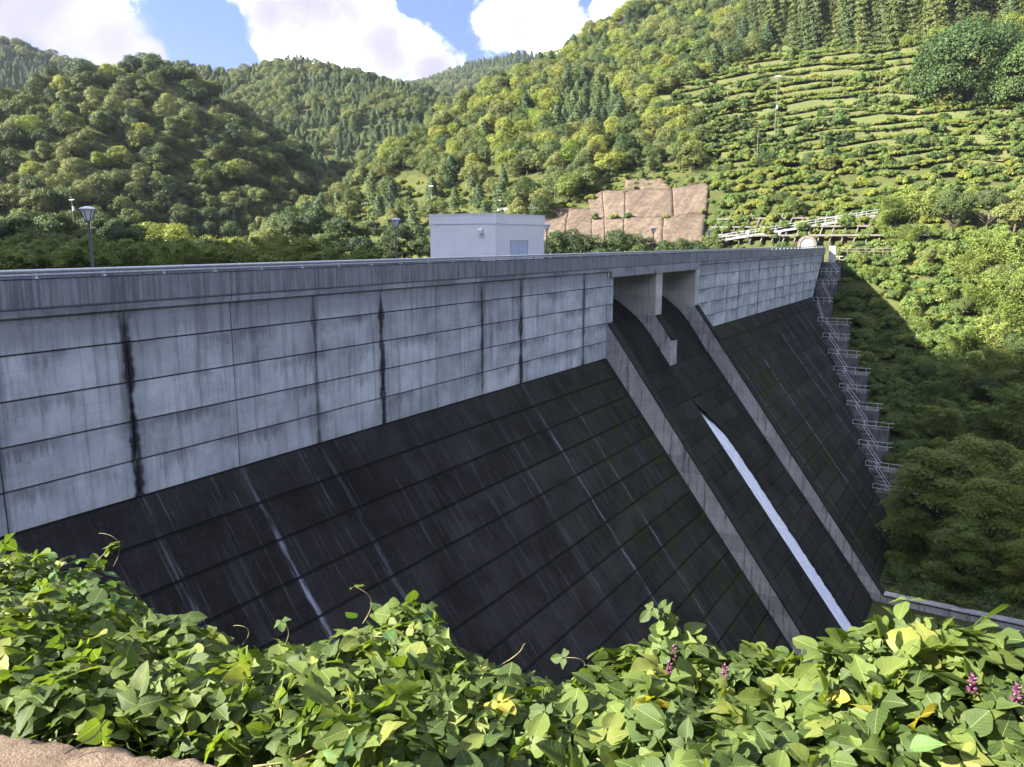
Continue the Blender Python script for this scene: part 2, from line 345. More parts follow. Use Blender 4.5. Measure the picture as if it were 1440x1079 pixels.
def hillE(x, y):
    z = (y-155)*.55
    best = np.full(np.shape(x), 1e9); sgn = np.zeros(np.shape(x))
    for a, b in zip(EP[:-1], EP[1:]):
        dx, dy = b-a; t = np.clip(((x-a[0])*dx+(y-a[1])*dy)/(dx*dx+dy*dy), 0, 1)
        d = np.hypot(x-a[0]-t*dx, y-a[1]-t*dy); cr = dx*(y-a[1])-dy*(x-a[0])
        upd = d < best; best = np.where(upd, d, best); sgn = np.where(upd, np.sign(cr), sgn)
    out = np.where(sgn > 0, best, 0)                # left of the polyline: far side of the ridge
    inn = np.where(sgn > 0, 0, best)
    return z-out*1.1-np.clip(10-inn, 0, 10)**2*.02
def H(x, y):
    x = np.asarray(x, float); y = np.asarray(y, float)
    floor = np.where(x > -4, -34., -20.)
    u = .94*y-.345*(np.maximum(x, -20)-25)
    left = -0.75-np.maximum(u-1.6, 0)*1.05
    left = np.where(u < 1.6, -.75+np.clip(-(u+6), 0, 60)*.5, left)
    gy = np.interp(y, [60, 82, 99, 143, 152, 158], [-60, -35.5, -34.4, -12.6, -3.6, .5])
    gy = np.where(y > 158, np.minimum((y-155)*.55, 1.65+(y-158)*.55), gy)
    e = np.where(y > 158, hillE(x, y), gy)
    e = np.where((y <= 158), gy-np.maximum(0, -x-60)*.25, e)
    z = np.maximum(np.maximum(floor, left), e)
    for k, (p, s, r) in RID.items(): z = np.maximum(z, ridge(x, y, p, s, r))
    far = np.clip((np.hypot(x-27, y)-170)/100, 0, 1)
    far = far*(1-np.clip((x+115)/20, 0, 1)*np.clip((310-y)/20, 0, 1)*np.clip((y-150)/10, 0, 1))
    z = z+far*(wav(x, y, 45, 1)*2.6+wav(x, y, 120, 3)*4.)+np.clip((y-100)/30, 0, 1)*wav(x, y, 14, 5)*.5
    return z
def at(px, py, r0=60., r1=900.):
    v = pix_dir(px, py); h = math.hypot(v[0], v[1]); R = np.arange(r0, r1, .5)
    P = CAM[None]+v[None]*(R/h)[:, None]; below = P[:, 2] < H(P[:, 0], P[:, 1])
    i = np.argmax(below) if below.any() else -1
    return P[i]
def grid_axis(parts):
    a = np.concatenate([np.arange(*q) for q in parts]); return a
gx = grid_axis([(-1500, -500, 25), (-500, -190, 8), (-190, 130, 4), (130, 420, 20)])
gy_ = grid_axis([(-400, -30, 20), (-30, 430, 4), (430, 760, 10), (760, 1700, 25)])
XX, YY = np.meshgrid(gx, gy_, indexing='ij'); ZZ = H(XX, YY)
nearcam = np.hypot(XX-27.25, YY)                                    # the near bank is its own finer mesh
ZZ = np.where(nearcam < 16, ZZ-np.clip((16-nearcam)*.5, 0, 2.0), ZZ)
nx, ny = XX.shape; I = np.arange(nx*ny).reshape(nx, ny)
Q = np.stack([I[:-1, :-1], I[1:, :-1], I[1:, 1:], I[:-1, 1:]], -1).reshape(-1, 4)
m, g = mat('forest_floor'); p = g.pos(); nz = g.noise(p, .25, 8, .65); n2 = g.noise(p, 2.5, 6, .7)
cc = g.mix(g.ss(nz, .35, .65), (.045, .055, .018), (.075, .082, .025)); cc = g.mix(g.ss(n2, .5, .75, 0, .6), cc, (.06, .05, .03))
g.out(g.pbr(cc, .95, g.bump(n2, .8, .3), .1)); M['floor'] = m
m, g = mat('terrace_ground'); p = g.pos(); nz = g.noise(p, .12, 6, .6); n2 = g.noise(p, 1.2, 8, .7)
nr = g.xyz(g.n('ShaderNodeNewGeometry', out=1))[2]
cc = g.mix(g.ss(nz, .35, .65), (.062, .088, .028), (.100, .118, .042)); cc = g.mix(g.ss(n2, .45, .7, 0, .7), cc, (.055, .08, .022))
cc = g.mix(g.ss(nr, .45, .75, .75, 0), cc, g.mix(g.ss(n2, .4, .6), (.10, .08, .045), (.075, .095, .026)))
g.out(g.pbr(cc, .95, g.bump(n2, .8, .2), .1)); M['terr'] = m
tag(link('terrain', mesh('terrain', np.stack([XX, YY, ZZ], -1).reshape(-1, 3), Q, M['floor'], True)), kind='structure')

# ------------------------------------------------------------------ the dam
SL = .759; SNORM = math.hypot(1, SL)
ROTS = (0, -math.atan(SL), 0)
def xs(z): return SL*(-8.4-z)                    # dam face
def xc(z): return SL*(-8.12-z)                   # chute
def xt(z): return .736*(-5.55-z)                 # top of training walls
dam = thing('concrete_dam', 'grey concrete gravity dam with pale upright wall above a dark sloping face', 'dam')
DY0, DY1, YL, YR = -18.0, 151.3, 59.2, 82.0
core = [(-6.4, 0, -1.06), (-.06, 0, -1.06), (-.06, 0, -8.4), (xs(-40)-.08, 0, -40), (-8, 0, -40)]
for a, b in ((DY0, YL), (YR, DY1)):
    MB().prism([(q[0], a, q[2]) for q in core], (0, b-a, 0)).build('body', M['core'], dam)
# upright wall panels
rows = [(-1.3, -2.46), (-2.46, -3.96), (-3.96, -5.46), (-5.46, -6.96), (-6.96, -8.40)]
GAP = .035
def wall_end(z): return DY1+ z*.95
cols = [JY0+JS*k for k in range(-7, 28)]
cols = [c for c in cols if c < 142.5]
cols = [c for c in cols if c < YL] + [59.0] + [YR+.2] + [c for c in cols if c > YR+1.5]
cache = {}
for a, b in zip(cols[:-1], cols[1:]):
    if a < 70 < b: continue
    for zt, zb in rows:
        key = (round(b-a, 2), round(zt-zb, 2))
        if key not in cache: cache[key] = panel_mesh('wall_panel', b-a-GAP, zt-zb-GAP, .09, M['wall'])
        link('wall_panel', cache[key], dam, (RS.uniform(-.006, .006), (a+b)/2, (zt+zb)/2))
a = cols[-1]
for zt, zb in rows:
    MB().prism([(-.09, a+GAP/2, zt-GAP/2), (-.09, wall_end(zt), zt-GAP/2), (-.09, wall_end(zb), zb+GAP/2), (-.09, a+GAP/2, zb+GAP/2)], (.09, 0, 0)).build('wall_panel', M['wall'], dam)
# dark face panels, long blocks between every third joint
bl = [JY0+JS*3*k for k in range(-3, 4)]
left_cols = [b for b in bl if b < 52]+[YL-.02]
right_cols = [YR+.02]+[JY0+JS*k for k in (17, 20, 23, 26)]+[147.]
rl = 1.45*SNORM
NR = 19
for cl_ in (left_cols, right_cols):
    for a, b in zip(cl_[:-1], cl_[1:]):
        for r in range(NR):
            zt = -8.4-1.45*r; zb = zt-1.45
            if cl_ is right_cols and a > 143+1.76*(zt+8.4)+6: continue
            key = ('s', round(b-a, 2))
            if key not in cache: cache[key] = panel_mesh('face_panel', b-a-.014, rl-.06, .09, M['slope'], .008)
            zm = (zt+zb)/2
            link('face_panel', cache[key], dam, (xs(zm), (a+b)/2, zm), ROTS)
# parapet courses
cp = [c for c in [JY0+JS*k for k in range(-7, 30)] if c < 150]+[DY1]
for a, b in zip(cp[:-1], cp[1:]):
    key = ('p', round(b-a, 2))
    if key not in cache:
        cache[key] = panel_mesh('parapet_panel', b-a-.022, .985, .34, M['wall'], .015)
        q = MB(); q.prism([(-.12, -(b-a)/2+.012, .15), (.0, -(b-a)/2+.012, .15), (.0, -(b-a)/2+.012, -.08), (-.12, -(b-a)/2+.012, -.15)], (0, b-a-.024, 0))
        cache[('c', round(b-a, 2))] = mesh('parapet_band', q.v, q.f, M['wall'])
    link('parapet_panel', cache[key], dam, (.15, (a+b)/2, -.505))
    link('parapet_band', cache[('c', round(b-a, 2))], dam, (.135, (a+b)/2, -1.16))
MB().box((-.155, DY0, -1.05), (-.19+.03, DY1, -.012)).build('parapet_core', M['core'], dam)
MB().box((-6.6, DY0, -1.06), (-6.35, DY1, -.02)).build('upstream_parapet', M['wall'], dam)
MB().box((-6.35, DY0, -1.058), (-.19, DY1, -1.0)).build('crest_road', M['deck'], dam)
# spillway: ogee body, deck, beam, piers, training walls, chute panels
OG = [(-8, -40), (-8, -6), (-7.2, -4.7), (-6.4, -4.05), (-5.6, -3.85), (-5.0, -3.95), (-4.37, -4.2), (-3.5, -4.68), (-2.64, -5.28), (-1.9, -5.85), (-1.2, -6.52), (-.5, -7.35), (.23, -8.34), (.9, -9.30)]
def chute_block(y0, y1, off, zend=-41, zcut=None):
    pr = [(x_, z_) for x_, z_ in OG]
    if zcut is not None: pr += [(xc(zcut), zcut), (xc(zcut)-.9, zcut-.25), (xc(zcut-4)-.55, zcut-4), (xc(zend)-.5, zend)]
    else: pr += [(xc(-10.3)-off, -10.3), (xc(zend)-off, zend)]
    MB().prism([(x_, y0, z_) for x_, z_ in pr], (0, y1-y0, 0)).build('spillway_body', M['chute'], dam)
SY0, SY1 = 69.75, 72.4
chute_block(YL+.05, SY0, .10); chute_block(SY0, SY1, .10, zcut=-13.2); chute_block(SY1, YR-.05, .10)
for (y0, y1, n) in ((60.2, SY0, 3), (SY1, 81.0, 3), (SY0, SY1, 1)):
    w = (y1-y0)/n
    for r in range(16):
        zt = -10.3-1.45*r
        if n == 1 and zt-1.45 < -13.3: continue
        for i in range(n):
            key = ('ch', round(w, 2))
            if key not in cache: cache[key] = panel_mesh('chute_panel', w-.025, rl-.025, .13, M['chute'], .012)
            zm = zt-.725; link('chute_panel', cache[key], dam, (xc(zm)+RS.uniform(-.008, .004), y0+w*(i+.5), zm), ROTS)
# lip of the outlet: curved plate closing the head of the slot
cur = [(69.95, -13.3), (69.98, -13.68), (70.5, -14.25), (71.1, -14.95), (71.65, -15.75), (72.05, -16.8), (72.3, -18.0), (SY1, -19.2)]
lip = [(xc(z_)-.45, y_, z_) for y_, z_ in cur]+[(xc(-13.3)-.45, SY1, -13.3)]
MB().prism(lip, (.46*1.0, 0, .46*SL*0)).build('outlet_lip', M['chute'], dam)
# water running down the slot
m, g = mat('white_water'); p = g.pos(); X_, Y_, Z_ = g.xyz(p)
nz = g.noise(g.vec(g.m('MULTIPLY', Y_, 5.), g.m('MULTIPLY', X_, 1.2), g.m('MULTIPLY', Z_, 1.0)), 1., 6, .7)
ed = g.ss(g.m('ADD', g.m('ABSOLUTE', g.m('SUBTRACT', Y_, 71.07)), g.m('MULTIPLY', g.m('SUBTRACT', g.noise(g.vec(g.m('MULTIPLY', Y_, 3.), g.m('MULTIPLY', X_, .8), g.m('MULTIPLY', Z_, .8)), 1., 6, .7), .5), .8)), 1.05, 1.35)
cc = g.mix(g.ss(nz, .3, .65), (.55, .60, .72), (.84, .87, .92)); cc = g.mix(ed, cc, (.10, .11, .13))
g.out(g.pbr(cc, .45, g.bump(nz, .8, .08), .4)); M['water'] = m
V = []; nu, nv = 7, 120
for j in range(nv):
    z_ = -13.9-j*(27/(nv-1))
    dep = .62 if z_ > -14.5 else max(.14, .62-.48*(-14.5-z_)/2.5)
    for i in range(nu):
        V.append((xc(z_)-dep+RS.uniform(-.05, .05)-(.03*RS.rand() if i in (0, nu-1) else 0), SY0+.02+(SY1-SY0-.04)*i/(nu-1), z_))
Fq = [(j*nu+i, j*nu+i+1, (j+1)*nu+i+1, (j+1)*nu+i) for j in range(nv-1) for i in range(nu-1)]
wt = link('spillway_water', mesh('spillway_water', V, Fq, M['water'], True)); tag(wt, kind='structure')
# deck over the openings
MB().box((-6.4, YL+.06, -1.70), (-.02, YR-.06, -1.07)).build('bridge_slab', M['pier'], dam)
MB().box((-.02, 59.5, -1.73), (.20, 81.6, -1.312)).build('bridge_beam', M['wall'], dam)
MB().box((-.018, 59.505, -1.31), (.17, 81.595, -1.05)).build('bridge_beam', M['wall'], dam)
# jambs beside the openings
for y0, y1 in ((59.03, 60.2), (81.0, 82.17)):
    for zt, zb in [(-1.735, -2.46)]+rows[1:3]:
        MB().box((-6.3, y0+.01, zb+.015), (.015, y1, zt-.01)).build('jamb_block', M['pier'] if y0 > 70 else M['wall'], dam)
    MB().box((-7.5, y0+.02, -12), (-.02, y1-.02, -5.47)).build('jamb_base', M['pier'] if y0 > 70 else M['wall'], dam)
# middle pier
py0, py1 = 69.8, 71.4
zc_ = [-1.71, -2.75, -3.9, -5.1]
for zt, zb in zip(zc_[:-1], zc_[1:]):
    MB().box((-7, py0, zb+.008), (0.02, py1, zt-.008)).build('pier_course', M['pier'], dam)
MB().box((-7, py0, -5.68), (.02, py1, -5.108)).build('pier_course', M['pier'], dam)
MB().prism([(-7, py0, -5.69), (0.03, py0, -5.69), (1.68, py0, -7.86), (1.68, py0, -10.36), (.2, py0, -10.8), (-7, py0, -10.8)], (0, py1-py0, 0)).build('pier_nose', M['train'], dam)
MB().prism([(0.02, py0-.02, -5.66), (0.10, py0-.02, -5.66), (1.74, py0-.02, -7.82), (1.74, py0-.02, -7.98), (1.66, py0-.02, -7.90)], (0, py1-py0+.04, 0)).build('pier_cap', M['chute'], dam)
# training walls, one block per lift
for y0, y1 in ((YL, 60.2), (81.0, YR)):
    for r in range(20):
        zt, zb = -5.6-1.45*r, -5.6-1.45*(r+1)
        x0t, x0b = max(xc(zt)-.5, -.9), max(xc(zb)-.5, -.9)
        zt_ = zt
        poly = [(x0t, y0, zt-.012), (max(xt(zt), .03), y0, zt-.012), (xt(zb), y0, zb+.012), (x0b, y0, zb+.012)]
        if zb < -33.4: 
            poly = [(x0t, y0, zt-.012), (60, y0, zt-.012), (60, y0, zb+.012), (x0b, y0, zb+.012)]
        MB().prism(poly, (0, y1-y0, 0)).build('training_wall_block', M['train'], dam)
    MB().prism([(-.8, y0+.03, -5.8), (.0, y0+.03, -5.9), (xt(-33)-.05, y0+.03, -33.2), (60, y0+.03, -33.4), (60, y0+.03, -41), (xc(-41)-.5, y0+.03, -41), (xc(-8)-.6, y0+.03, -8)], (0, y1-y0-.06, 0)).build('training_wall_core', M['train'], dam)
    # dark weathered coping along the wall top
    MB().prism([(.05, y0-.03, -5.56), (.11, y0-.03, -5.50), (xt(-33.3)+.06, y0-.03, -33.26), (60, y0-.03, -33.30), (60, y0-.03, -33.42), (xt(-33.3)-.02, y0-.03, -33.38)], (0, y1-y0+.06, 0)).build('wall_coping', M['chute'], dam)
MB().box((18, YL+1, -41), (60, YR-1, -38)).build('stilling_basin_floor', M['chute'], dam)
# parapet guard pipe
gr = thing('guard_pipe', 'long grey steel guard pipe on short posts along the dam parapet', 'railing', (0, 0, 0))
for zz_, r_ in ((.245, .062), (.115, .05)):
    MB().tube([(-.02, y_, zz_) for y_ in np.arange(DY0, DY1-.5, 2.36)], r_, 10).build('pipe', M['galv'], gr, True)
q = MB(); q.prism([(-.13, -.05, 0), (.05, -.05, 0), (.0, -.05, .22), (-.06, -.05, .22)], (0, .10, 0)); q.box((-.16, -.09, -.01), (.09, .09, .012))
pm = mesh('post', q.v, q.f, M['galv'])
for y_ in np.arange(14.1-2.36*10, DY1-1, 2.36): link('post', pm, gr, (-.02, y_, -.012))
MB().box((-.19, DY0, -.012), (.17, DY1, -.002)).build('dirt_line', M['core'], dam)

# lamps on the far kerb of the crest
def lamp(y_, label):
    t = thing('street_lamp', label, 'lamp', (-6.0, y_, -1.0), 0, 'lamps along the dam crest')
    if 'lampm' not in cache:
        q = MB().tube([(0, 0, 0), (0, 0, .25), (0, 0, .26), (0, 0, 3.05)], [.11, .11, .062, .052], 10); a_ = mesh('pole', q.v, q.f, M['dkmetal'], True)
        q = MB().tube([(0, 0, 3.05), (0, 0, 3.12), (0, 0, 3.52)], [.07, .13, .27], 12); b_ = mesh('lamp_glass', q.v, q.f, M['lampglass'])
        q = MB().tube([(0, 0, 3.525), (0, 0, 3.56), (0, 0, 3.62), (0, 0, 3.67)], [.33, .34, .26, .08], 14); c_ = mesh('lamp_cap', q.v, q.f, M['galv'])
        d_ = []
        for i in range(6):
            an = i*math.pi/3; q = MB().tube([(.075*math.cos(an), .075*math.sin(an), 3.05), (.14*math.cos(an), .14*math.sin(an), 3.12), (.30*math.cos(an), .30*math.sin(an), 3.53)], .017, 5)
            d_.append(mesh('lamp_rib', q.v, q.f, M['dkmetal']))
        cache['lampm'] = (a_, b_, c_, d_)
    a_, b_, c_, d_ = cache['lampm']
    link('pole', a_, t); gl = link('lamp_glass', b_, t); link('lamp_cap', c_, t)
    for e_ in d_: link('lamp_rib', e_, gl)
for y_, lb in ((19.6, 'tall dark lamp post nearest the camera on the dam crest'), (39.75, 'dark lamp post on the crest just left of the white building'),
               (59.6, 'dark lamp post on the crest beside the right side of the white building'), (83.9, 'lamp post on the crest beyond the spillway openings'),
               (103.7, 'second lamp post beyond the spillway openings on the crest'), (122.7, 'third lamp post beyond the spillway openings on the crest'),
               (142.6, 'last lamp post at the far end of the crest')): lamp(y_, lb)

# white gatehouse on the crest
bh = thing('gatehouse', 'plain white flat-roofed gatehouse on the dam crest', 'building', (-5, 50, -1))
B0, B1, B2 = 7.35, 6.1, 4.22
MB().box((-B1, 0, 0), (0, B0, 3.46)).build('wall', M['white'], bh)
MB().box((-B1-.05, -.05, 3.47), (.05, B0+.05, 4.18)).build('fascia', M['white'], bh)
MB().box((-B1-.08, -.08, 4.182), (.08, B0+.08, B2+.03)).build('roof', M['white'], bh)
dd = MB().box((.005, 2.15, .02), (.04, 4.55, 2.2)).build('door', M['door'], bh)
q = MB(); 
for a_, b_ in (((.0, 2.07, .0), (.07, 2.148, 2.28)), ((.0, 4.552, .0), (.07, 4.63, 2.28)), ((.0, 2.15, 2.202), (.07, 4.55, 2.28)), ((.041, 3.335, .03), (.055, 3.365, 2.19))): q.box(a_, b_)
q.build('door_frame', M['galv'], bh); MB().box((.041, 3.48, .98), (.09, 3.54, 1.1)).build('handle', M['dkmetal'], dd)
q = MB().prism([(-1.05, -.05, 2.75), (-1.05, -.35, 2.75), (-1.05, -.35, 3.0), (-1.05, -.22, 3.14), (-1.05, -.05, 3.14)], (-.36, 0, 0)); q.build('vent_hood', M['whitepaint'], bh)
MB().box((-8.0, 46, -22), (-12.2+.0, 60, -1.062)).box((-6.6, 48, -2), (-12.1, 59, -1.002)).build('gatehouse_platform', M['wall'], dam)

# ------------------------------------------------------------------ foliage prototypes
def leaf_quads(P, N, size, R, asp=.55, bend=.18):
    """one bent rhombic leaf spray (two triangles) per point; P centres, N facing directions"""
    n = len(P); N = N/np.maximum(np.linalg.norm(N, axis=1, keepdims=True), 1e-6)
    a = R.normal(size=(n, 3)); T = np.cross(N, a); T /= np.maximum(np.linalg.norm(T, axis=1, keepdims=True), 1e-6)
    B = np.cross(N, T); s = size*(R.uniform(.6, 1.4, (n, 1)))
    V = np.stack([P-T*s*.6, P+B*s*asp*.6-N*s*bend, P+T*s*.7, P-B*s*asp*.6-N*s*bend], 1).reshape(-1, 3)
    I = np.arange(n)[:, None]*4; Fq = np.concatenate([I+np.array([[0, 1, 2]]), I+np.array([[0, 2, 3]])], 0)
    return V, Fq
def unit(R, n):
    v = R.normal(size=(n, 3)); return v/np.linalg.norm(v, axis=1, keepdims=True)
def crown_round(seed, R3, h, nb, nl, leaf, lo=-.25, flat=1., asp=.55):
    R = np.random.RandomState(seed); P = []; N = []; T = []
    d = unit(R, nb*3); d = d[d[:, 2] > lo][:nb]; R3 = np.array(R3)
    C = d*R3*R.uniform(.45, .78, (len(d), 1)); C = np.vstack([C, [[0, 0, R3[2]*.2]]])
    rad = R.uniform(.14, .38, len(C))*R3[:2].mean(); rad[-1] = R3.min()*.55
    for i, (c, r) in enumerate(zip(C, rad)):
        k = int(nl*r*r/np.sum(rad**2)); u = unit(R, k); u[:, 2] = np.where(u[:, 2] < -.35, -u[:, 2], u[:, 2])
        p = c+u*r*np.clip(1+R.normal(size=(k, 1))*.16-.06, .5, 1.35)*np.array([1, 1, flat])
        keep = np.ones(k, bool)
        for j in range(len(C)):
            if j != i: keep &= np.linalg.norm((p-C[j])/np.array([1, 1, flat]), axis=1) > rad[j]*.74
        P.append(p[keep]); N.append((u+R.normal(size=u.shape)*.55+np.array([0, 0, .25]))[keep]); T.append(np.full(keep.sum(), R.uniform(0, 1)))
    P = np.vstack(P)+np.array([0, 0, h]); N = np.vstack(N); T = np.concatenate(T)
    V, Fq = leaf_quads(P, N, leaf, R, asp); t = np.clip(np.repeat(T*.7+R.uniform(0, .3, len(T)), 4), 0, 1)
    return V, Fq, t
def crown_cone(seed, rad, h0, h1, nl, leaf, droop=.35, power=.9, lumps=5):
    R = np.random.RandomState(seed); f = R.uniform(0, 1, nl)**1.35; z = h0+(h1-h0)*f
    a = R.uniform(0, 2*np.pi, nl); ph = R.uniform(0, 6.28, 6)
    lay = .82+.18*np.cos(f*lumps*2*np.pi*2.3+ph[0]+2.*np.sin(a+ph[1])); arm = .8+.2*np.sin(3*a+ph[2]+f*9)+.12*np.sin(7*a+ph[3]+f*21)
    r = rad*np.power(1-f, power)*lay*arm*R.uniform(.72, 1.05, nl)+.08
    P = np.stack([r*np.cos(a), r*np.sin(a), z-droop*r+R.normal(size=nl)*.12], 1)
    N = np.stack([np.cos(a), np.sin(a), np.full(nl, .75)], 1)+R.normal(size=(nl, 3))*.5
    V, Fq = leaf_quads(P, N, leaf, R, .5); t = np.repeat(np.clip(.5+.35*np.sin(3*a+f*14)+R.normal(size=nl)*.15, 0, 1), 4)
    return V, Fq, t
def crown_bamboo(seed, nculm, h, spread, nl, leaf):
    R = np.random.RandomState(seed); P = []; N = []; T = []
    for c in range(nculm):
        a = R.uniform(0, 6.28); b = np.array([np.cos(a), np.sin(a)])*R.uniform(0, spread*.5); l = R.uniform(.3, .6)*h; hh = h*R.uniform(.75, 1.1)
        dr = a+R.normal()*.6; k = nl//nculm; f = R.beta(2.4, 1.3, k)
        arc = np.stack([b[0]+np.cos(dr)*l*f**2.4, b[1]+np.sin(dr)*l*f**2.4, hh*(f-.20*f**5)], 1)
        w = (.12+.9*np.sin(np.pi*np.clip(f, 0, 1))**1.2)*h*.085
        p = arc+R.normal(size=(k, 3))*w[:, None]*np.array([1, 1, .8]); P.append(p)
        N.append(np.stack([np.cos(dr)*np.ones(k)*.6, np.sin(dr)*np.ones(k)*.6, np.full(k, .9)], 1)+R.normal(size=(k, 3))*.5); T.append(np.clip(f*.7+R.uniform(0, .4), 0, 1))
    P = np.vstack(P); V, Fq = leaf_quads(P, np.vstack(N), leaf, R, .3, .3)
    return V, Fq, np.repeat(np.concatenate(T), 4)
def crown_layers(seed, rad, h0, h1, nl, leaf, nlay=16):
    """spreading tree: flat leafy sprays held out on level branches"""
    R = np.random.RandomState(seed); P = []; N = []; T = []; br = []
    for i in range(nlay*3):
        f = (i+.5)/(nlay*3); z = h0+(h1-h0)*f; rr = rad*math.sin(math.pi*(.18+.76*f))**.7*R.uniform(.45, 1.)
        a = i*2.399+R.normal()*.3; c = np.array([rr*math.cos(a), rr*math.sin(a), z+R.normal()*.35]); s = rad*R.uniform(.20, .36)
        k = nl//(nlay*3); q = R.normal(size=(k, 3))*np.array([.55, .55, .10])*s; q[:, 2] -= (q[:, 0]**2+q[:, 1]**2)/s*.35
        P.append(c+q); N.append(np.array([.2*math.cos(a), .2*math.sin(a), 1.])+R.normal(size=(k, 3))*.38); T.append(np.clip(R.uniform(.1, .9)+R.normal(size=k)*.12, 0, 1)); br.append(c)
    V, Fq = leaf_quads(np.vstack(P), np.vstack(N), leaf, R, .45, .2)
    return V, Fq, np.repeat(np.concatenate(T), 4), br
def crown_mesh(name, data, m): V, Fq, t = data[:3]; return mesh(name, V, Fq, m, tint=t)
def trunk_mesh(seed, h, r, limbs=4, spread=1.6, ends=None):
    R = np.random.RandomState(seed); q = MB(); k = [Vector((R.normal()*.08*i, R.normal()*.08*i, h*i/3)) for i in range(4)]
    q.tube([Vector((0, 0, -1.2))]+k[1:], [r*1.25, r*.9, r*.7, r*.35], 7)
    for i in range(limbs):
        a = i*6.283/limbs+R.normal()*.4; b = k[2]*(.55+.35*R.rand()); e = Vector(ends[i % len(ends)]) if ends is not None else b+Vector((math.cos(a)*spread, math.sin(a)*spread, spread*.8))
        q.tube([b, (b+e)/2+Vector((0, 0, .15)), e], [r*.45, r*.3, r*.1], 5)
    return mesh('trunk', q.v, q.f, M['bark'], True)
PR = {}
def proto(kind, crowns, trunk): PR[kind] = (crowns, trunk)
for kind, mk in (('broad', 'leaf'), ('bright', 'leaf_bright'), ('dark', 'leaf_dark')):
    proto(kind, [crown_mesh('crown', crown_round(10+i, (3.2+.55*i, 3.6-.2*i, 2.7+.45*i), 3.3, 22+8*i, 7000, .26, -.45), M[mk]) for i in range(4)], trunk_mesh(3, 4.6, .22))
proto('conifer', [crown_mesh('crown', crown_cone(40+i, 3.1+.3*i, .2, 7.2+.9*i, 4200, .34, .3, .42, 4), M['conifer']) for i in range(3)], trunk_mesh(4, 9, .2, 0))
proto('cedar', [crown_mesh('crown', crown_cone(50+i, 2.9+.3*i, 1.0, 20+1.5*i, 9000, .40, .5, .45, 7), M['cedar']) for i in range(3)], trunk_mesh(5, 17, .35, 0))
proto('bamboo', [crown_mesh('crown', crown_bamboo(60+i, 12, 8.0, 4., 6500, .30), M['bamboo']) for i in range(3)], trunk_mesh(6, 3, .06, 5, 1.))
proto('orchard', [crown_mesh('crown', crown_round(70+i, (1.6, 1.5, 1.15), 1.05, 10, 1700, .24, -.3), M['orch']) for i in range(3)], trunk_mesh(7, 1., .08))
proto('shrub', [crown_mesh('crown', crown_round(80+i, (1.7, 1.6, 1.1), .8, 10, 2200, .24, -.1), M['leaf_bright']) for i in range(3)], trunk_mesh(8, .9, .07))
proto('shrubd', [crown_mesh('crown', crown_round(90+i, (1.7, 1.6, 1.2), .9, 10, 2200, .22, -.1), M['creeper']) for i in range(3)], trunk_mesh(9, .9, .07))
_cl = [crown_layers(100+i, 5.2, 3.5, 13.5, 26000, .26) for i in range(3)]
proto('spread', [crown_mesh('crown', c, M['nearleaf']) for c in _cl], trunk_mesh(11, 9, .26, 14, 3., [tuple(b) for b in _cl[0][3][::3]]))
proto('canopyb', [crown_mesh('crown', crown_round(120+i, (4.6, 4.4, 3.9), 6.6, 26, 15000, .26, -.3), M['leaf']) for i in range(2)], trunk_mesh(12, 6.5, .3, 6, 2.6))
proto('canopyd', [crown_mesh('crown', crown_round(130+i, (4.6, 4.4, 3.9), 6.6, 26, 15000, .26, -.3, .8), M['leaf_dark']) for i in range(2)], trunk_mesh(12, 6.5, .3, 6, 2.6))
proto('bigoak', [crown_mesh('crown', crown_round(140+i, (9.5, 8.8, 7.4), 7.2, 80, 76000, .34, -.75), M['orch']) for i in range(1)], trunk_mesh(13, 8, .6, 8, 5.))
proto('ground', [crown_mesh('crown', crown_round(150+i, (1.9, 1.8, .55), .15, 12, 1500, .24, 0.), M['creeper']) for i in range(3)], None)
proto('tuft', [crown_mesh('crown', crown_round(160+i, (.9, .9, .5), .2, 7, 420, .26, 0.), M['leaf_bright']) for i in range(2)], None)

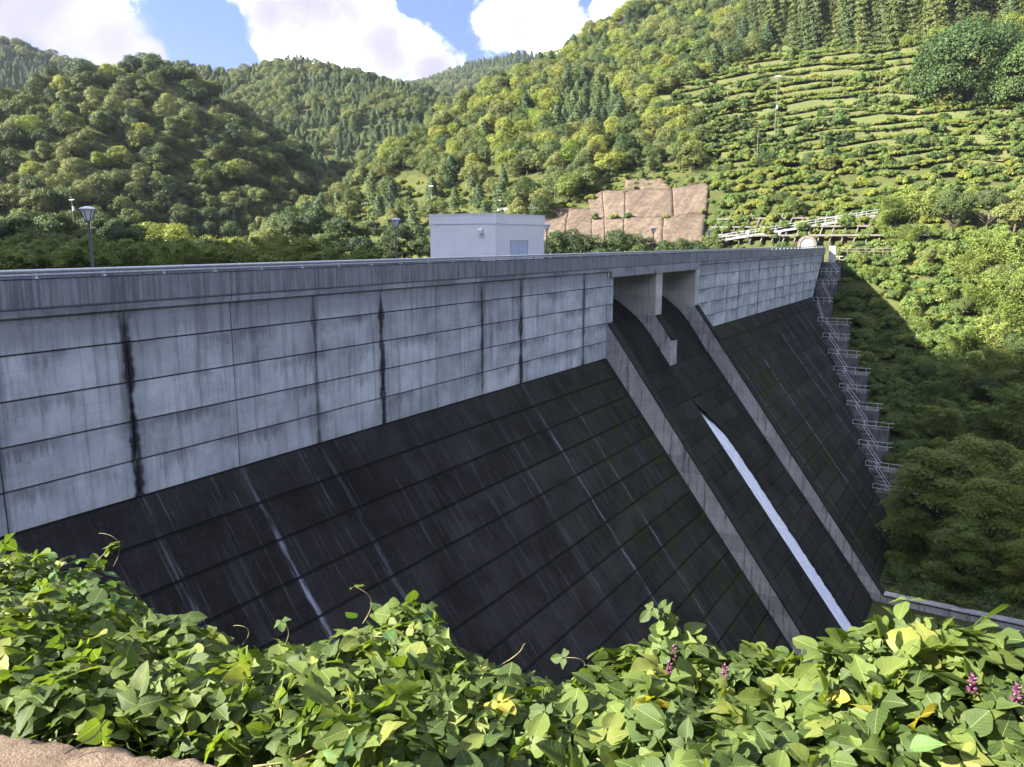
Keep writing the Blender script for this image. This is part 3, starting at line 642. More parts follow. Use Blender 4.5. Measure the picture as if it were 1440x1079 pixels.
ORD = ['first', 'second', 'third', 'fourth', 'fifth', 'sixth', 'seventh', 'eighth', 'ninth', 'tenth', 'eleventh', 'twelfth', 'thirteenth', 'fourteenth', 'fifteenth', 'sixteenth', 'seventeenth', 'eighteenth', 'nineteenth', 'twentieth']
def plant(kind, P, s, label, group, name, cat='tree', i=None, sz=None):
    cr, tr = PR[kind]
    t = thing(name, label, cat, P, RS.uniform(0, 6.28), group); t.scale = (s, s, s*(sz or 1))
    link('crown', cr[RS.randint(len(cr)) if i is None else i], t)
    if tr: link('trunk', tr, t)
    return t
def scatter(name, label, cat, kind_pts, kind='stuff'):
    """one mass of foliage: instances of the crowns on real terrain points"""
    colls = bpy.data.collections.new(name+'_kinds'); allp = []; idx = []
    base = 0
    for k, P, S in kind_pts:
        crowns = PR[k][0]
        for j, c in enumerate(crowns):
            o = bpy.data.objects.new('%04d_%s' % (base+j, k), c); colls.objects.link(o)
        if len(P): allp.append(np.column_stack([P, S])); idx.append(base+RS.randint(0, len(crowns), len(P)))
        base += len(crowns)
    A = np.vstack(allp); ii = np.concatenate(idx).astype(np.int32)
    me = bpy.data.meshes.new(name); me.vertices.add(len(A)); me.vertices.foreach_set('co', A[:, :3].astype(np.float32).ravel())
    at_ = me.attributes.new('idx', 'INT', 'POINT'); at_.data.foreach_set('value', ii)
    at_ = me.attributes.new('sc', 'FLOAT', 'POINT'); at_.data.foreach_set('value', A[:, 3].astype(np.float32))
    at_ = me.attributes.new('rz', 'FLOAT', 'POINT'); at_.data.foreach_set('value', RS.uniform(0, 6.28, len(A)).astype(np.float32))
    ng = bpy.data.node_groups.new(name, 'GeometryNodeTree')
    ng.interface.new_socket('Geometry', in_out='INPUT', socket_type='NodeSocketGeometry'); ng.interface.new_socket('Geometry', in_out='OUTPUT', socket_type='NodeSocketGeometry')
    N = ng.nodes; L = ng.links; gi = N.new('NodeGroupInput'); go = N.new('NodeGroupOutput')
    ci = N.new('GeometryNodeCollectionInfo'); ci.inputs[0].default_value = colls; ci.inputs['Separate Children'].default_value = True; ci.inputs['Reset Children'].default_value = True
    ip = N.new('GeometryNodeInstanceOnPoints'); ip.inputs['Pick Instance'].default_value = True
    def na(nm, ty): a = N.new('GeometryNodeInputNamedAttribute'); a.data_type = ty; a.inputs[0].default_value = nm; return a.outputs[0]
    cx = N.new('ShaderNodeCombineXYZ'); L.new(na('rz', 'FLOAT'), cx.inputs[2])
    er = N.new('FunctionNodeEulerToRotation'); L.new(cx.outputs[0], er.inputs[0])
    L.new(gi.outputs[0], ip.inputs['Points']); L.new(ci.outputs[0], ip.inputs['Instance']); L.new(na('idx', 'INT'), ip.inputs['Instance Index'])
    L.new(er.outputs[0], ip.inputs['Rotation']); L.new(na('sc', 'FLOAT'), ip.inputs['Scale']); L.new(ip.outputs[0], go.inputs[0])
    o = link(name, me); md = o.modifiers.new('scatter', 'NODES'); md.node_group = ng
    return tag(o, label, cat, None, kind)

# ------------------------------------------------------------------ where things grow
def jitter(x0, x1, y0, y1, s):
    a, b = np.meshgrid(np.arange(x0, x1, s), np.arange(y0, y1, s)); a = a.ravel(); b = b.ravel()
    return a+RS.uniform(-.45, .45, len(a))*s, b+RS.uniform(-.45, .45, len(b))*s
def seen(x, y, z, tall=10, m=70):
    px, py, d = project(np.stack([x, y, z], -1)); _, p2, _ = project(np.stack([x, y, z+tall], -1))
    return (px > -m) & (px < 1440+m) & (p2 < 1100) & (py > -40) & (d > 5), px, py
def visible(x, y, z, tall, n=40):
    """keep what the terrain in front does not hide"""
    ok = np.ones(len(x), bool); top = z+tall
    for f in np.linspace(.12, .97, n):
        qx = CAM[0]+(x-CAM[0])*f; qy = CAM[1]+(y-CAM[1])*f; qz = CAM[2]+(top-CAM[2])*f
        ok &= H(qx, qy) < qz+1.5
    return ok
def inpoly(px, py, poly):
    r = np.zeros(len(px), bool); n = len(poly)
    for i in range(n):
        (x1, y1), (x2, y2) = poly[i], poly[(i+1) % n]
        c = ((y1 > py) != (y2 > py)) & (px < (x2-x1)*(py-y1)/(y2-y1+1e-9)+x1); r ^= c
    return r
ORCH = [(905, 152), (985, 118), (1050, 88), (1095, 72), (1200, 66), (1300, 76), (1310, 140), (1445, 150), (1445, 252), (1010, 232), (985, 180)]
BELT = [(990, 200), (1445, 225), (1445, 335), (1000, 335)]
CLIFF = [(765, 345), (765, 290), (820, 290), (860, 248), (1000, 250), (1004, 345)]
CL = [[(765,296),(800,295),(797,347),(765,348)], [(800.6,295),(833.4,296),(836.4,347),(797.6,347)], [(834,311),(851.4,311),(853.4,347),(837,347)], [(852,311),(879,310),(878.4,346),(854,347)], [(879.6,310),(935,308),(933,345),(879,346)], [(935.6,308),(993,301),(990,344),(933.6,345)],
      [(828,282),(848,270),(850.6,310.4),(834,310.4)], [(848.6,270),(879.4,269),(880.4,309.4),(851.2,310.4)], [(880,268),(946,267),(948,306),(881,309.4)], [(946.6,267),(998,259),(994,300.4),(948.6,306)], [(881,254),(931,252),(945,266.5),(880,267.5)]]
# world-space copies of those outlines, laid on the hillside
def wpoly(poly): return [tuple(at(a, b)[:2]) for a, b in poly]
W_ORCH, W_CLIFF = wpoly(ORCH), wpoly(CLIFF)

# terraces: stepped strips across the orchard slope
T0, T1, TW, RUN = 176., 283., None, 3.9
tv = []; tf = []; treads = []
xsn = np.arange(-95, 75, 2.5)
yk = T0; kk = 0
while yk < T1:
    bendy = lambda x_: 3.2*np.sin(x_*.035+kk*.13)+1.3*np.sin(x_*.11+1.7*kk*.2)+.5*np.sin(x_*.31+kk*2.1)
    ya = yk+bendy(xsn); yb = ya+RUN*(.78+.1*np.sin(kk*1.9)); yc = ya+RUN
    za = hillE(xsn, ya)+1.2; zb = za+.5; zc2 = hillE(xsn, yc)+1.2+wav(xsn, ya, 9, 2)*.1
    o = len(tv)
    for i in range(len(xsn)): tv += [(xsn[i], ya[i], za[i]), (xsn[i], yb[i], zb[i]), (xsn[i], yc[i], zc2[i])]
    for i in range(len(xsn)-1):
        if inpoly(np.array([xsn[i]+1.25]), np.array([ya[i]+2]), W_ORCH)[0]:
            for c in (0, 1): tf.append((o+i*3+c, o+i*3+3+c, o+i*3+4+c, o+i*3+1+c))
            treads.append((xsn[i]+1.25, (ya[i]+yb[i])/2, (za[i]+zb[i])/2, kk))
    yk += RUN; kk += 1; RUN = 3.9*(1+.42*math.sin(kk*2.3)+.15*math.sin(kk*5.1))
tag(link('orchard_terraces', mesh('orchard_terraces', tv, tf, M['terr'])), kind='structure')

near_b = []; mass = {k: [] for k in ('dome', 'mid', 'farhill', 'right')}
def sc(n, a, b): return RS.uniform(a, b, n)
def put(key, kind, x, y, z, s): mass[key].append((kind, np.stack([x, y, z], -1), s))
# dome hill
x, y = jitter(-420, -120, 40, 330, 4.7); zD = ridge(x, y, *RID['dome']); zD2 = ridge(x, y, *RID['domes']); z = H(x, y)
k = (np.maximum(zD, zD2) > ridge(x, y, *RID['mid'])+.5) & (np.maximum(zD, zD2) > ridge(x, y, *RID['spur1'])) & (z > -12)
ok, px, py = seen(x, y, z); k &= ok; x, y, z = x[k], y[k], z[k]; k = visible(x, y, z, 8); x, y, z = x[k], y[k], z[k]
r = RS.rand(len(x)); dist = np.hypot(x-CAM[0], y); con = (r < .08)
dome_idx = np.argsort(dist)
ind = dome_idx[:130]; rest = dome_idx[130:]
for i in ind:
    if con[i]: plant('conifer', (x[i], y[i], z[i]-.5), RS.uniform(.75, 1.05), 'pointed conifer among the round trees low on the dome-shaped hill', 'conifers on the dome-shaped hill', 'conifer_tree')
    else: plant('broad' if r[i] < .8 else 'dark', (x[i], y[i], z[i]-.6), RS.uniform(.75, 1.25), 'round olive-green broadleaf tree low on the dome-shaped hill', 'trees on the dome-shaped hill', 'broadleaf_tree')
m_ = np.zeros(len(x), bool); m_[rest] = True
for kd, mm in (('broad', m_ & (r < .66)), ('dark', m_ & (r >= .84)), ('bright', m_ & (r >= .66) & (r < .74)), ('canopyb', m_ & (r >= .74) & (r < .84))):
    put('dome', kd, x[mm], y[mm], z[mm]-.6, sc(mm.sum(), .55, 1.35)*(.75 if kd == 'canopyb' else 1))
# conifer ridge with pale broadleaf spur, far ridges
x, y = jitter(-640, -60, 120, 640, 4.9); z = H(x, y); zs = ridge(x, y, *RID['spur1'])
k = (np.maximum.reduce([ridge(x, y, *RID[q]) for q in ('mid', 'spur1', 'spur2')])+4 > z-6) & (z > np.maximum(ridge(x, y, *RID['dome']), ridge(x, y, *RID['domes']))+.5) & (z > -10) & (hillE(x, y) < z-3)
ok, px, py = seen(x, y, z); k &= ok; x, y, z, zs = x[k], y[k], z[k], zs[k]; k = visible(x, y, z, 10); x, y, z, zs = x[k], y[k], z[k], zs[k]
r = RS.rand(len(x)); bro = (wav(x, y, 90, 6)*.6+(z-zs < 6)*.9+RS.normal(size=len(x))*.35) > .42
put('mid', 'broad', x[bro], y[bro], z[bro]-.6, sc(bro.sum(), .8, 1.3)); q = ~bro; put('mid', 'conifer', x[q], y[q], z[q]-.6-RS.uniform(0, 1.5, q.sum()), sc(q.sum(), .5, 1.0))
for nm, sp, x0, x1, y0, y1 in (('far', 8., -1000, -100, 800, 1350), ('back', 6., -1000, -420, 150, 720)):
    x, y = jitter(x0, x1, y0, y1, sp); z = H(x, y); k = ridge(x, y, *RID[nm])+8 > z-8
    ok, px, py = seen(x, y, z); k &= ok & (z > 40); x, y, z = x[k], y[k], z[k]; k = visible(x, y, z, 10); x, y, z = x[k], y[k], z[k]
    bro = wav(x, y, 160, 7)+RS.normal(size=len(x))*.4 > .25
    put('farhill', 'broad', x[bro], y[bro], z[bro]-.6, sc(bro.sum(), .9, 1.4)*(1.2 if nm == 'far' else 1)); q = ~bro; put('farhill', 'conifer', x[q], y[q], z[q]-.6, sc(q.sum(), .7, 1.05)*(1.25 if nm == 'far' else 1))
# right-hand mountain
x, y = jitter(-175, 75, 150, 440, 4.6); z = H(x, y)
ok, px, py = seen(x, y, z); k = ok & (hillE(x, y)+6 > z-4) & ~inpoly(x, y, W_ORCH) & ~inpoly(x, y, W_CLIFF) & (y > 162); x, y, z, px, py = [q[k] for q in (x, y, z, px, py)]
k = visible(x, y, z, 8); x, y, z, px, py = [q[k] for q in (x, y, z, px, py)]
belt = inpoly(px, py, BELT) & (py > 195); ced = (py < 68) & (px > 1075) & (px < 1330); bo = (px > 1320) & (py < 150) & (py > 75)
lowl = (py > 255) & (px < 770); dkc = inpoly(px, py, [(775, 200), (790, 130), (860, 125), (880, 190)])
r = RS.rand(len(x)); free = ~(belt | ced | bo | lowl | dkc)
o = np.argsort(np.hypot(x-CAM[0], y)); rank = np.empty(len(x), int); rank[o] = np.arange(len(x))
fi = np.where(free)[0]; fi = fi[np.argsort(rank[fi])]
for i in fi[:110]:
    kd = 'broad' if r[i] < .62 else ('bright' if r[i] < .84 else 'dark')
    plant(kd, (x[i], y[i], z[i]-.6), RS.uniform(.7, 1.15), {'broad': 'olive-green broadleaf tree on the wooded slope left of the terraces', 'bright': 'bright yellow-green tree on the wooded slope left of the terraces', 'dark': 'dark green broadleaf tree on the wooded slope left of the terraces'}[kd],
          'trees on the slope left of the terraces', 'broadleaf_tree')
q = np.zeros(len(x), bool); q[fi[110:]] = True
for kd, mm in (('broad', q & (r < .66)), ('bright', q & (r >= .66) & (r < .88)), ('conifer', q & (r >= .88)), ('conifer', dkc), ('shrub', lowl & (r < .5)), ('conifer', lowl & (r > .8)), ('broad', lowl & (r >= .5) & (r <= .8))):
    put('right', kd, x[mm], y[mm], z[mm]-.6, sc(mm.sum(), .75, 1.25)*(.9 if kd == 'conifer' else 1))
for kd, mm in (('shrub', belt & (r < .55)), ('shrubd', belt & (r >= .55) & (r < .8)), ('broad', belt & (r >= .8))):
    put('right', kd, x[mm], y[mm], z[mm]-.4, sc(mm.sum(), .6, 1.2)*(.6 if kd == 'broad' else 1))
x2, y2 = jitter(-80, 70, 158, 215, 2.6); z2 = H(x2, y2); ok, px2, py2 = seen(x2, y2, z2, 3); k = ok & inpoly(px2, py2, BELT) & ~inpoly(x2, y2, W_CLIFF) & ((y2 > 166) | (np.sin(x2*.9) > .55)); x2, y2, z2 = x2[k], y2[k], z2[k]; r2 = RS.rand(len(x2))
for kd, mm in (('shrub', r2 < .4), ('shrubd', (r2 > .4) & (r2 < .7)), ('ground', r2 > .7)): put('right', kd, x2[mm], y2[mm], z2[mm]-.2, sc(mm.sum(), .55, 1.15))
x2, y2 = jitter(-100, 40, 152, 200, 1.9); z2 = H(x2, y2); ok, px2, py2 = seen(x2, y2, z2, 3); k = ok & (py2 < 352)
for qd in CL[:-1]: k &= ~inpoly(px2, py2-3, qd)
k &= inpoly(px2, py2, CLIFF) | inpoly(px2, py2, [(990, 300), (1260, 280), (1260, 352), (990, 352)]) | inpoly(px2, py2, [(640, 310), (640, 280), (860, 230), (1010, 235), (860, 262), (765, 310)])
x2, y2, z2 = x2[k], y2[k], z2[k]; r2 = RS.rand(len(x2))
for kd, mm in (('ground', r2 < .5), ('tuft', (r2 >= .5) & (r2 < .85)), ('shrubd', r2 >= .85)): put('right', kd, x2[mm], y2[mm], z2[mm]-.05, sc(mm.sum(), .35, .7)*np.where(x2[mm] > -26, 1.5, 1.))
# cedars above the terraces
for i, px_ in enumerate(np.linspace(1066, 1345, 19)):
    P = at(px_+RS.uniform(-4, 4), 70+3*math.sin(i*1.7), 150); plant('cedar', (P[0], P[1]+2, H(P[0], P[1]+2)-.5), RS.uniform(1.15, 1.4), ORD[i]+' tall cedar from the left in the row along the top of the terraces', 'cedars above the terraces', 'cedar_tree')
for i in range(44):
    P = at(1050+RS.uniform(0, 400), RS.uniform(22, 62), 150); plant('cedar', (P[0], P[1]+4, H(P[0], P[1]+4)-.5), RS.uniform(1.0, 1.3), 'cedar half hidden behind the row above the terraces', 'cedars behind the row', 'cedar_tree')
for px_, py_, s_, lb in ((1362, 146, 1.45, 'huge dark rounded evergreen tree beside the upper terraces'), (1452, 150, 1.2, 'dark evergreen tree at the frame edge beside the huge rounded one')):
    P = at(px_, py_, 120); plant('bigoak', (P[0], P[1], H(P[0], P[1])-4.), s_, lb, 'dark evergreens by the terraces', 'evergreen_tree')
# terraces: orchard bushes in rows below, tufts above
TR = np.array(treads); tp, tq, _ = project(TR[:, :3]); row = TR[:, 3]
nb = 0; tuft = []; bush = []
for (x_, y_, z_, k_), a_, b_ in zip(TR, tp, tq):
    if not (-40 < a_ < 1480): continue
    if (b_ > 146+6*math.sin(a_*.03) and RS.rand() < .55+.5*math.sin(x_*.11+k_*.7)) or RS.rand() < .05: bush.append((x_+RS.uniform(-1.2, 1.2), y_+RS.uniform(-.9, 1.0), z_-.2))
    if b_ <= 150 or RS.rand() < .6:
        for _ in range(5 if b_ < 150 else 2): tuft.append((x_+RS.uniform(-1.3, 1.3), y_+RS.uniform(-1.4, 1.3), z_-.1))
for i, b_ in enumerate(bush[:260]):
    plant('orchard', b_, RS.choice([RS.uniform(.5, .8), RS.uniform(.8, 1.2), RS.uniform(1.1, 1.7)]), 'low dark green orchard bush in a row on the terraces', 'orchard bushes on the terraces', 'orchard_bush', 'bush')
if len(bush) > 260: put('right', 'orchard', *np.array(bush[260:]).T, sc(len(bush)-260, .7, 1.2))
T_ = np.array(tuft); put('right', 'tuft', *T_.T, sc(len(T_), .5, 1.25))
Q_ = TR[RS.randint(0, len(TR), 7500)][:, :3]+np.column_stack([RS.uniform(-1.25, 1.25, 7500), RS.uniform(-1.7, 1.7, 7500), np.full(7500, -.12)]); r2 = RS.rand(7500)+.25*np.sin(Q_[:, 0]*.09)*np.sin(Q_[:, 1]*.13)
for kd, mm in (('tuft', r2 < .55), ('ground', (r2 >= .55) & (r2 < .85)), ('shrub', r2 >= .97)): put('right', kd, *Q_[mm].T, sc(mm.sum(), .3, .8))
Q_ = Q_[RS.randint(0, len(Q_), 150)]; Q_ = Q_[np.sin(Q_[:, 0]*.12+1)*np.sin(Q_[:, 1]*.09) > -.35]; put('right', 'shrubd', *Q_.T, sc(len(Q_), .6, 1.5))
for nm, lb in (('dome', 'dense olive-green forest covering the upper dome-shaped hill'), ('mid', 'dark conifer forest on the ridge behind the dome-shaped hill'),
               ('farhill', 'hazy forest on the farthest ridges under the clouds'), ('right', 'mixed woodland and scrub on the slope around the terraces')):
    scatter('forest', lb, 'forest', mass[nm])
# trees along the reservoir bank just behind the crest: (pixel column, top row, metres away, kind, size)
BK = [(-40, 318, 118, 'canopyd', 1.), (20, 300, 150, 'canopyd', 1.05), (75, 296, 152, 'canopyd', 1.1), (140, 300, 150, 'canopyd', 1.), (165, 304, 148, 'canopyd', .95), (45, 322, 128, 'canopyb', .9), (110, 322, 128, 'canopyb', .9), (175, 318, 135, 'canopyd', .95),
      (215, 312, 160, 'bright', 1.5), (250, 313, 158, 'bright', 1.55), (305, 322, 150, 'bright', 1.4), (335, 325, 150, 'bright', 1.4), (375, 320, 165, 'canopyb', .95), (290, 335, 140, 'canopyb', .8),
      (405, 300, 185, 'canopyd', 1.1), (440, 290, 190, 'canopyd', 1.25), (480, 305, 180, 'canopyd', 1.05), (520, 308, 185, 'canopyd', 1.), (560, 312, 180, 'canopyd', .95), (590, 318, 180, 'canopyd', .95), (460, 325, 160, 'canopyd', .95), (505, 330, 160, 'canopyd', .9), (545, 332, 160, 'canopyd', .85), (590, 335, 160, 'canopyd', .8), (620, 330, 170, 'canopyd', .9)]
BK.sort(); cnt = {}
for px_, py_, R_, kd, s_ in BK:
    cnt[kd] = cnt.get(kd, -1)+1; od_ = ORD[cnt[kd]]
    P = pt(px_, py_, R_); hh = {'canopyd': 10.4, 'canopyb': 10.4, 'bright': 7.4}[kd]*s_
    t = plant(kd, (P[0], P[1], P[2]-hh), s_, od_+{'canopyd': ' dark layered tree from the left on the bank just behind the crest', 'canopyb': ' mid-green tree from the left on the bank just behind the crest', 'bright': ' pale yellow-green tree from the left on the bank behind the crest'}[kd], 'bank trees behind the crest', 'broadleaf_tree')
for i in range(64):
    px_ = -60+i*9.2+RS.uniform(-8, 8); R_ = RS.uniform(85, 115); P = pt(px_, RS.uniform(330, 350) if px_ < 420 else RS.uniform(345, 356), R_); s_ = RS.uniform(.8, 1.1)
    plant('bamboo', (P[0], P[1], P[2]-7.2*s_), s_, 'feathery light green bamboo clump just above the parapet line', 'bamboo behind the parapet', 'bamboo_clump', 'bamboo')
for i, px_ in enumerate(np.linspace(770, 1000, 15)):
    P = pt(px_+RS.uniform(-6, 6), RS.uniform(316, 338), 163); s_ = RS.uniform(.75, 1.1)
    plant('dark' if RS.rand() < .5 else 'broad', (P[0], P[1], P[2]-7.4*s_), s_, ORD[i]+' small tree from the left at the foot of the sprayed concrete cliff', 'trees under the cliff', 'broadleaf_tree')

# ------------------------------------------------------------------ far abutment: sprayed cliff, lattice slope, path, fence, stairway
m, g = mat('sprayed_concrete'); p = g.pos(); X_, Y_, Z_ = g.xyz(p); nz = g.noise(p, .5, 8, .7); n2 = g.noise(p, 1.1, 9, .78)
st = g.noise(g.vec(g.m('MULTIPLY', X_, .9), 0., g.m('MULTIPLY', Z_, .12)), 1., 5, .6)
cc = g.mix(g.ss(nz, .35, .65), (.105, .078, .058), (.15, .115, .085)); cc = g.mix(g.ss(st, .42, .62, 0, .75), cc, (.085, .064, .05)); cc = g.mix(g.ss(n2, .46, .62, 0, .75), cc, (.048, .037, .029)); cc = g.mix(g.ss(nz, .62, .72, 0, .7), cc, (.07, .08, .025))
cc = g.mix(1., cc, g.ramp(g.rnd(), [(0, .88), (1, 1.08)]), 'MULTIPLY')
g.out(g.pbr(cc, .95, g.bump(n2, 1., .25), .1)); M['shot'] = m
M['lattice'] = simple('lattice_concrete', (.12, .105, .09), .9, .25, 2.)
cliff = thing('sprayed_cliff', 'pinkish-brown sprayed concrete rock cut behind the crest', 'rock face', tuple(at(880, 330)))
cliff_inv = Vector(cliff.location)
def cliff_pt(px_, py_, out=.7):
    v = pix_dir(px_, py_); R_ = (155.*.55+CAM[2]-0)/(v[1]*.55-v[2]) if (v[1]*.55-v[2]) > .05 else 250
    P = CAM+v*R_; w_ = wav(P[0], P[2], 7., 4)*.45+wav(P[0], P[2], 3.1, 6)*.2
    if py_ > 309: out += .5
    return Vector((P[0], P[1]-(out+w_)*.75, P[2]+(out+w_)*.5))-cliff_inv
for i, qd in enumerate(CL):
    ku, kw_ = 15, 13; q = MB(); (ax, ay), (bx2, by2), (cx, cy), (dx, dy) = qd
    for a_ in range(ku):
        for b_ in range(kw_):
            u_, v_ = a_/(ku-1), b_/(kw_-1); X1 = ax+(bx2-ax)*u_; Y1 = ay+(by2-ay)*u_; X2 = dx+(cx-dx)*u_; Y2 = dy+(cy-dy)*u_
            rim_ = a_ in (0, ku-1) or b_ in (0, kw_-1)
            q.v.append(tuple(cliff_pt(X1+(X2-X1)*v_+0, Y1+(Y2-Y1)*v_, .64 if rim_ else .7)))
    for a_ in range(ku-1):
        for b_ in range(kw_-1): q.f.append((a_*kw_+b_, a_*kw_+b_+1, (a_+1)*kw_+b_+1, (a_+1)*kw_+b_))
    rim = [a_*kw_ for a_ in range(ku)]+[(ku-1)*kw_+b_ for b_ in range(1, kw_)]+[a_*kw_+kw_-1 for a_ in range(ku-2, -1, -1)]+[b_ for b_ in range(kw_-2, 0, -1)]
    o2 = len(q.v); q.v += [tuple(Vector(q.v[r_])+Vector((0, 1.6, -1.3))) for r_ in rim]; nr_ = len(rim)
    for r_ in range(nr_): q.f.append((rim[r_], rim[(r_+1) % nr_], o2+(r_+1) % nr_, o2+r_))
    q.build('rock_panel', M['shot'], cliff, True)
def rail_between(A, B, n, parent, m, hs=(.7,), r=.05, post=1.0, pr=.04):
    A, B = Vector(A), Vector(B)
    for h in hs: MB().tube([A+Vector((0, 0, h)), B+Vector((0, 0, h))], r, 6).build('rail', m, parent)
    for i in range(n+1):
        p_ = A.lerp(B, i/n); MB().tube([p_-Vector((0, 0, .25)), p_+Vector((0, 0, post))], pr, 6).build('post', m, parent)
def guardrail(pa, pb, label, w=.32):
    A, B = at(*pa, 120), at(*pb, 120); t = thing('guard_rail', label, 'guard rail', tuple(A)); B = B-A
    A_ = Vector((0, -.3, .75)); B_ = Vector(B)+Vector((0, -.3, .75))
    MB().prism([A_-Vector((0, 0, w/2)), A_+Vector((0, 0, w/2)), B_+Vector((0, 0, w/2)), B_-Vector((0, 0, w/2))], (0, .06, 0)).build('beam', M['whitepaint'], t)
    for i in range(6):
        p_ = A_.lerp(B_, i/5); MB().box((p_.x-.05, p_.y+.07, p_.z-1.2), (p_.x+.05, p_.y+.17, p_.z+w/2)).build('post', M['whitepaint'], t)
guardrail((700, 286), (740, 294), 'upper white guard rail on the hillside road behind the gatehouse', .5)
guardrail((700, 299), (762, 296), 'lower white guard rail on the hillside road behind the gatehouse', .5)
guardrail((562, 309), (583, 317), 'short white guard rail among the bank trees left of the gatehouse', .5)
# lattice frame slope
lat = thing('lattice_slope', 'concrete lattice frame holding the bank at the far end of the crest', 'retaining frame', (0, 157.5, 1.9))
for zz_ in (.3, 2.0, 3.7):
    yy = zz_/.55; MB().box((-24, yy-.35, zz_-.17), (16, yy+.6, zz_+.17)).build('beam', M['lattice'], lat)
for x_ in np.arange(-23.5, 16, 2.1):
    q = MB().prism([(x_-.11, -.45, -.9), (x_+.11, -.45, -.9), (x_+.11, 8.1, 4.8), (x_-.11, 8.1, 4.8)], (0, .3, -.55)); q.build('rib', M['lattice'], lat)
# sloping path with rail above the lattice
A, B = pt(1008, 338, 163), pt(1248, 300, 166)
path = thing('sloping_path_railing', 'pale railed path climbing the bank above the lattice slope', 'railing', tuple(A)); B = Vector(B)-Vector(A)
MB().prism([(0, 0, -.35), (B.x, B.y, B.z-.35), (B.x, B.y, B.z+.05), (0, 0, .05)], (0, 1.4, 0)).build('path_slab', M['train'], path)
rail_between((0, .1, 0), (B.x, B.y+.1, B.z), 17, path, M['galv'], (.5, .95), .04, 1.0, .03)
# arch at the end of the crest road
ar = thing('tunnel_portal', 'small white arched portal at the far end of the crest road', 'portal', (-4.2, 156.6, -1))
q = MB(); arc = [(-1.15, 0, 0)]+[(1.15*math.cos(a_), 0, 1.5+1.1*math.sin(a_)) for a_ in np.linspace(math.pi, 0, 14)]+[(1.15, 0, 0)]
MB().prism(arc, (0, .3, 0)).build('infill', M['train'], ar)
out_ = [(1.75*math.cos(a_), -.15, 1.5+1.65*math.sin(a_)) for a_ in np.linspace(math.pi, 0, 14)]; inn_ = [(1.16*math.cos(a_), -.15, 1.5+1.11*math.sin(a_)) for a_ in np.linspace(math.pi, 0, 14)]
o_, i_ = [(-1.75, -.15, 0)]+out_+[(1.75, -.15, 0)], [(-1.16, -.15, 0)]+inn_+[(1.16, -.15, 0)]
n_ = len(o_); V = o_+i_+[(a_, b_+.6, c_) for a_, b_, c_ in o_+i_]; Fc = []
for k in range(n_-1): Fc += [(k, n_+k, n_+k+1, k+1), (2*n_+k, 2*n_+k+1, 3*n_+k+1, 3*n_+k), (k, k+1, 2*n_+k+1, 2*n_+k), (n_+k, 3*n_+k, 3*n_+k+1, n_+k+1)]
link('surround', mesh('surround', V, Fc, M['lattice']), ar)
pl = thing('end_pillar', 'square concrete pillar closing the far end of the parapet', 'pillar', (1.2, 152.2, -2.6))
MB().box((-.55, -.5, 0), (.55, .5, 2.75)).build('shaft', M['train'], pl); MB().box((-.6, -.55, 2.752), (.6, .55, 2.88)).build('cap', M['train'], pl)
fe = thing('pipe_fence', 'low pipe fence running from the end pillar along the bank top', 'fence', (2.2, 152.6, -1.2))
rail_between((0, 0, 0), (8.5, 1.5, .1), 6, fe, M['lattice'], (.45, .95), .07, 1.05, .07)
# stepped abutment with railings down the edge of the dam
ab = thing('abutment_stairway', 'stepped concrete abutment with thin white railings along the far edge of the dam', 'stairway', (0, 150, -1))
abv = Vector((0, 150, -1))
M['abut'] = concrete_plain('concrete_abutment', (.085, .085, .085), (.17, .165, .16), (.03, .03, .03))
def ablk(a, b, nm='step_block', m=None): MB().box(tuple(Vector(a)-abv), tuple(Vector(b)-abv)).build(nm, m or M['abut'], ab)
def abrail(pts, r=.03): MB().tube([Vector(p_)-abv for p_ in pts], r, 6).build('rail', M['galv'], ab)
def abpost(p_, h=1.1): MB().tube([Vector(p_)-abv, Vector(p_)+Vector((0, 0, h))-abv], .035, 5).build('post', M['galv'], ab)
steps = [(-2.6, 149.2), (-4.6, 147.3), (-6.6, 145.2), (-9.4, 141.6), (-12.2, 135.2), (-14.3, 131.6), (-16.4, 128.2), (-18.4, 124.6), (-20.4, 121.2), (-22.4, 118.8), (-24.3, 115.4), (-26.2, 111.8), (-28.1, 108.4), (-30.0, 105.0)]
for i, (zs_, ys_) in enumerate(steps):
    x0 = max(.05, xs(zs_)-.6); w = 3.0 if i < 4 else 4.4+.6*math.sin(i*2.1)
    x1 = x0+w
    ablk((x0-2.5 if i > 3 else .05, ys_, zs_-2.6), (x1, ys_+2.6, zs_))
    yf = ys_+.12
    for h in (.5, 1.08): abrail([(x0+.2, yf, zs_+h), (x1+.5, yf, zs_+h)])
    for k in range(4): abpost((x0+.25+(w-.4)*k/3, yf, zs_))
    if i+1 < len(steps):
        zn, yn = steps[i+1]; xm = x0+w*.30; xe = x0+w*.30+2.3
        for h in (.5, 1.08): abrail([(xm, yf-.1, zs_+h), (xe, yn+.3, zn+h)])
        for k in range(5):                                       # treads of the flight
            f = (k+.5)/5; ablk((xm+(xe-xm)*f-.5, ys_-(ys_-yn)*f, zn-1), (xm+(xe-xm)*f+.5, ys_+.02-(ys_-yn)*(f-.2), zs_+(zn-zs_)*f), 'tread')
# handrail on the basin wall
hr = thing('basin_handrail', 'thin pale handrail along the stilling basin wall under the trees', 'railing', (20, 82.6, -33.4))
rail_between((0, 0, 0), (30, 0, 0), 16, hr, M['lattice'], (.55, 1.0), .025, 1.0, .022)
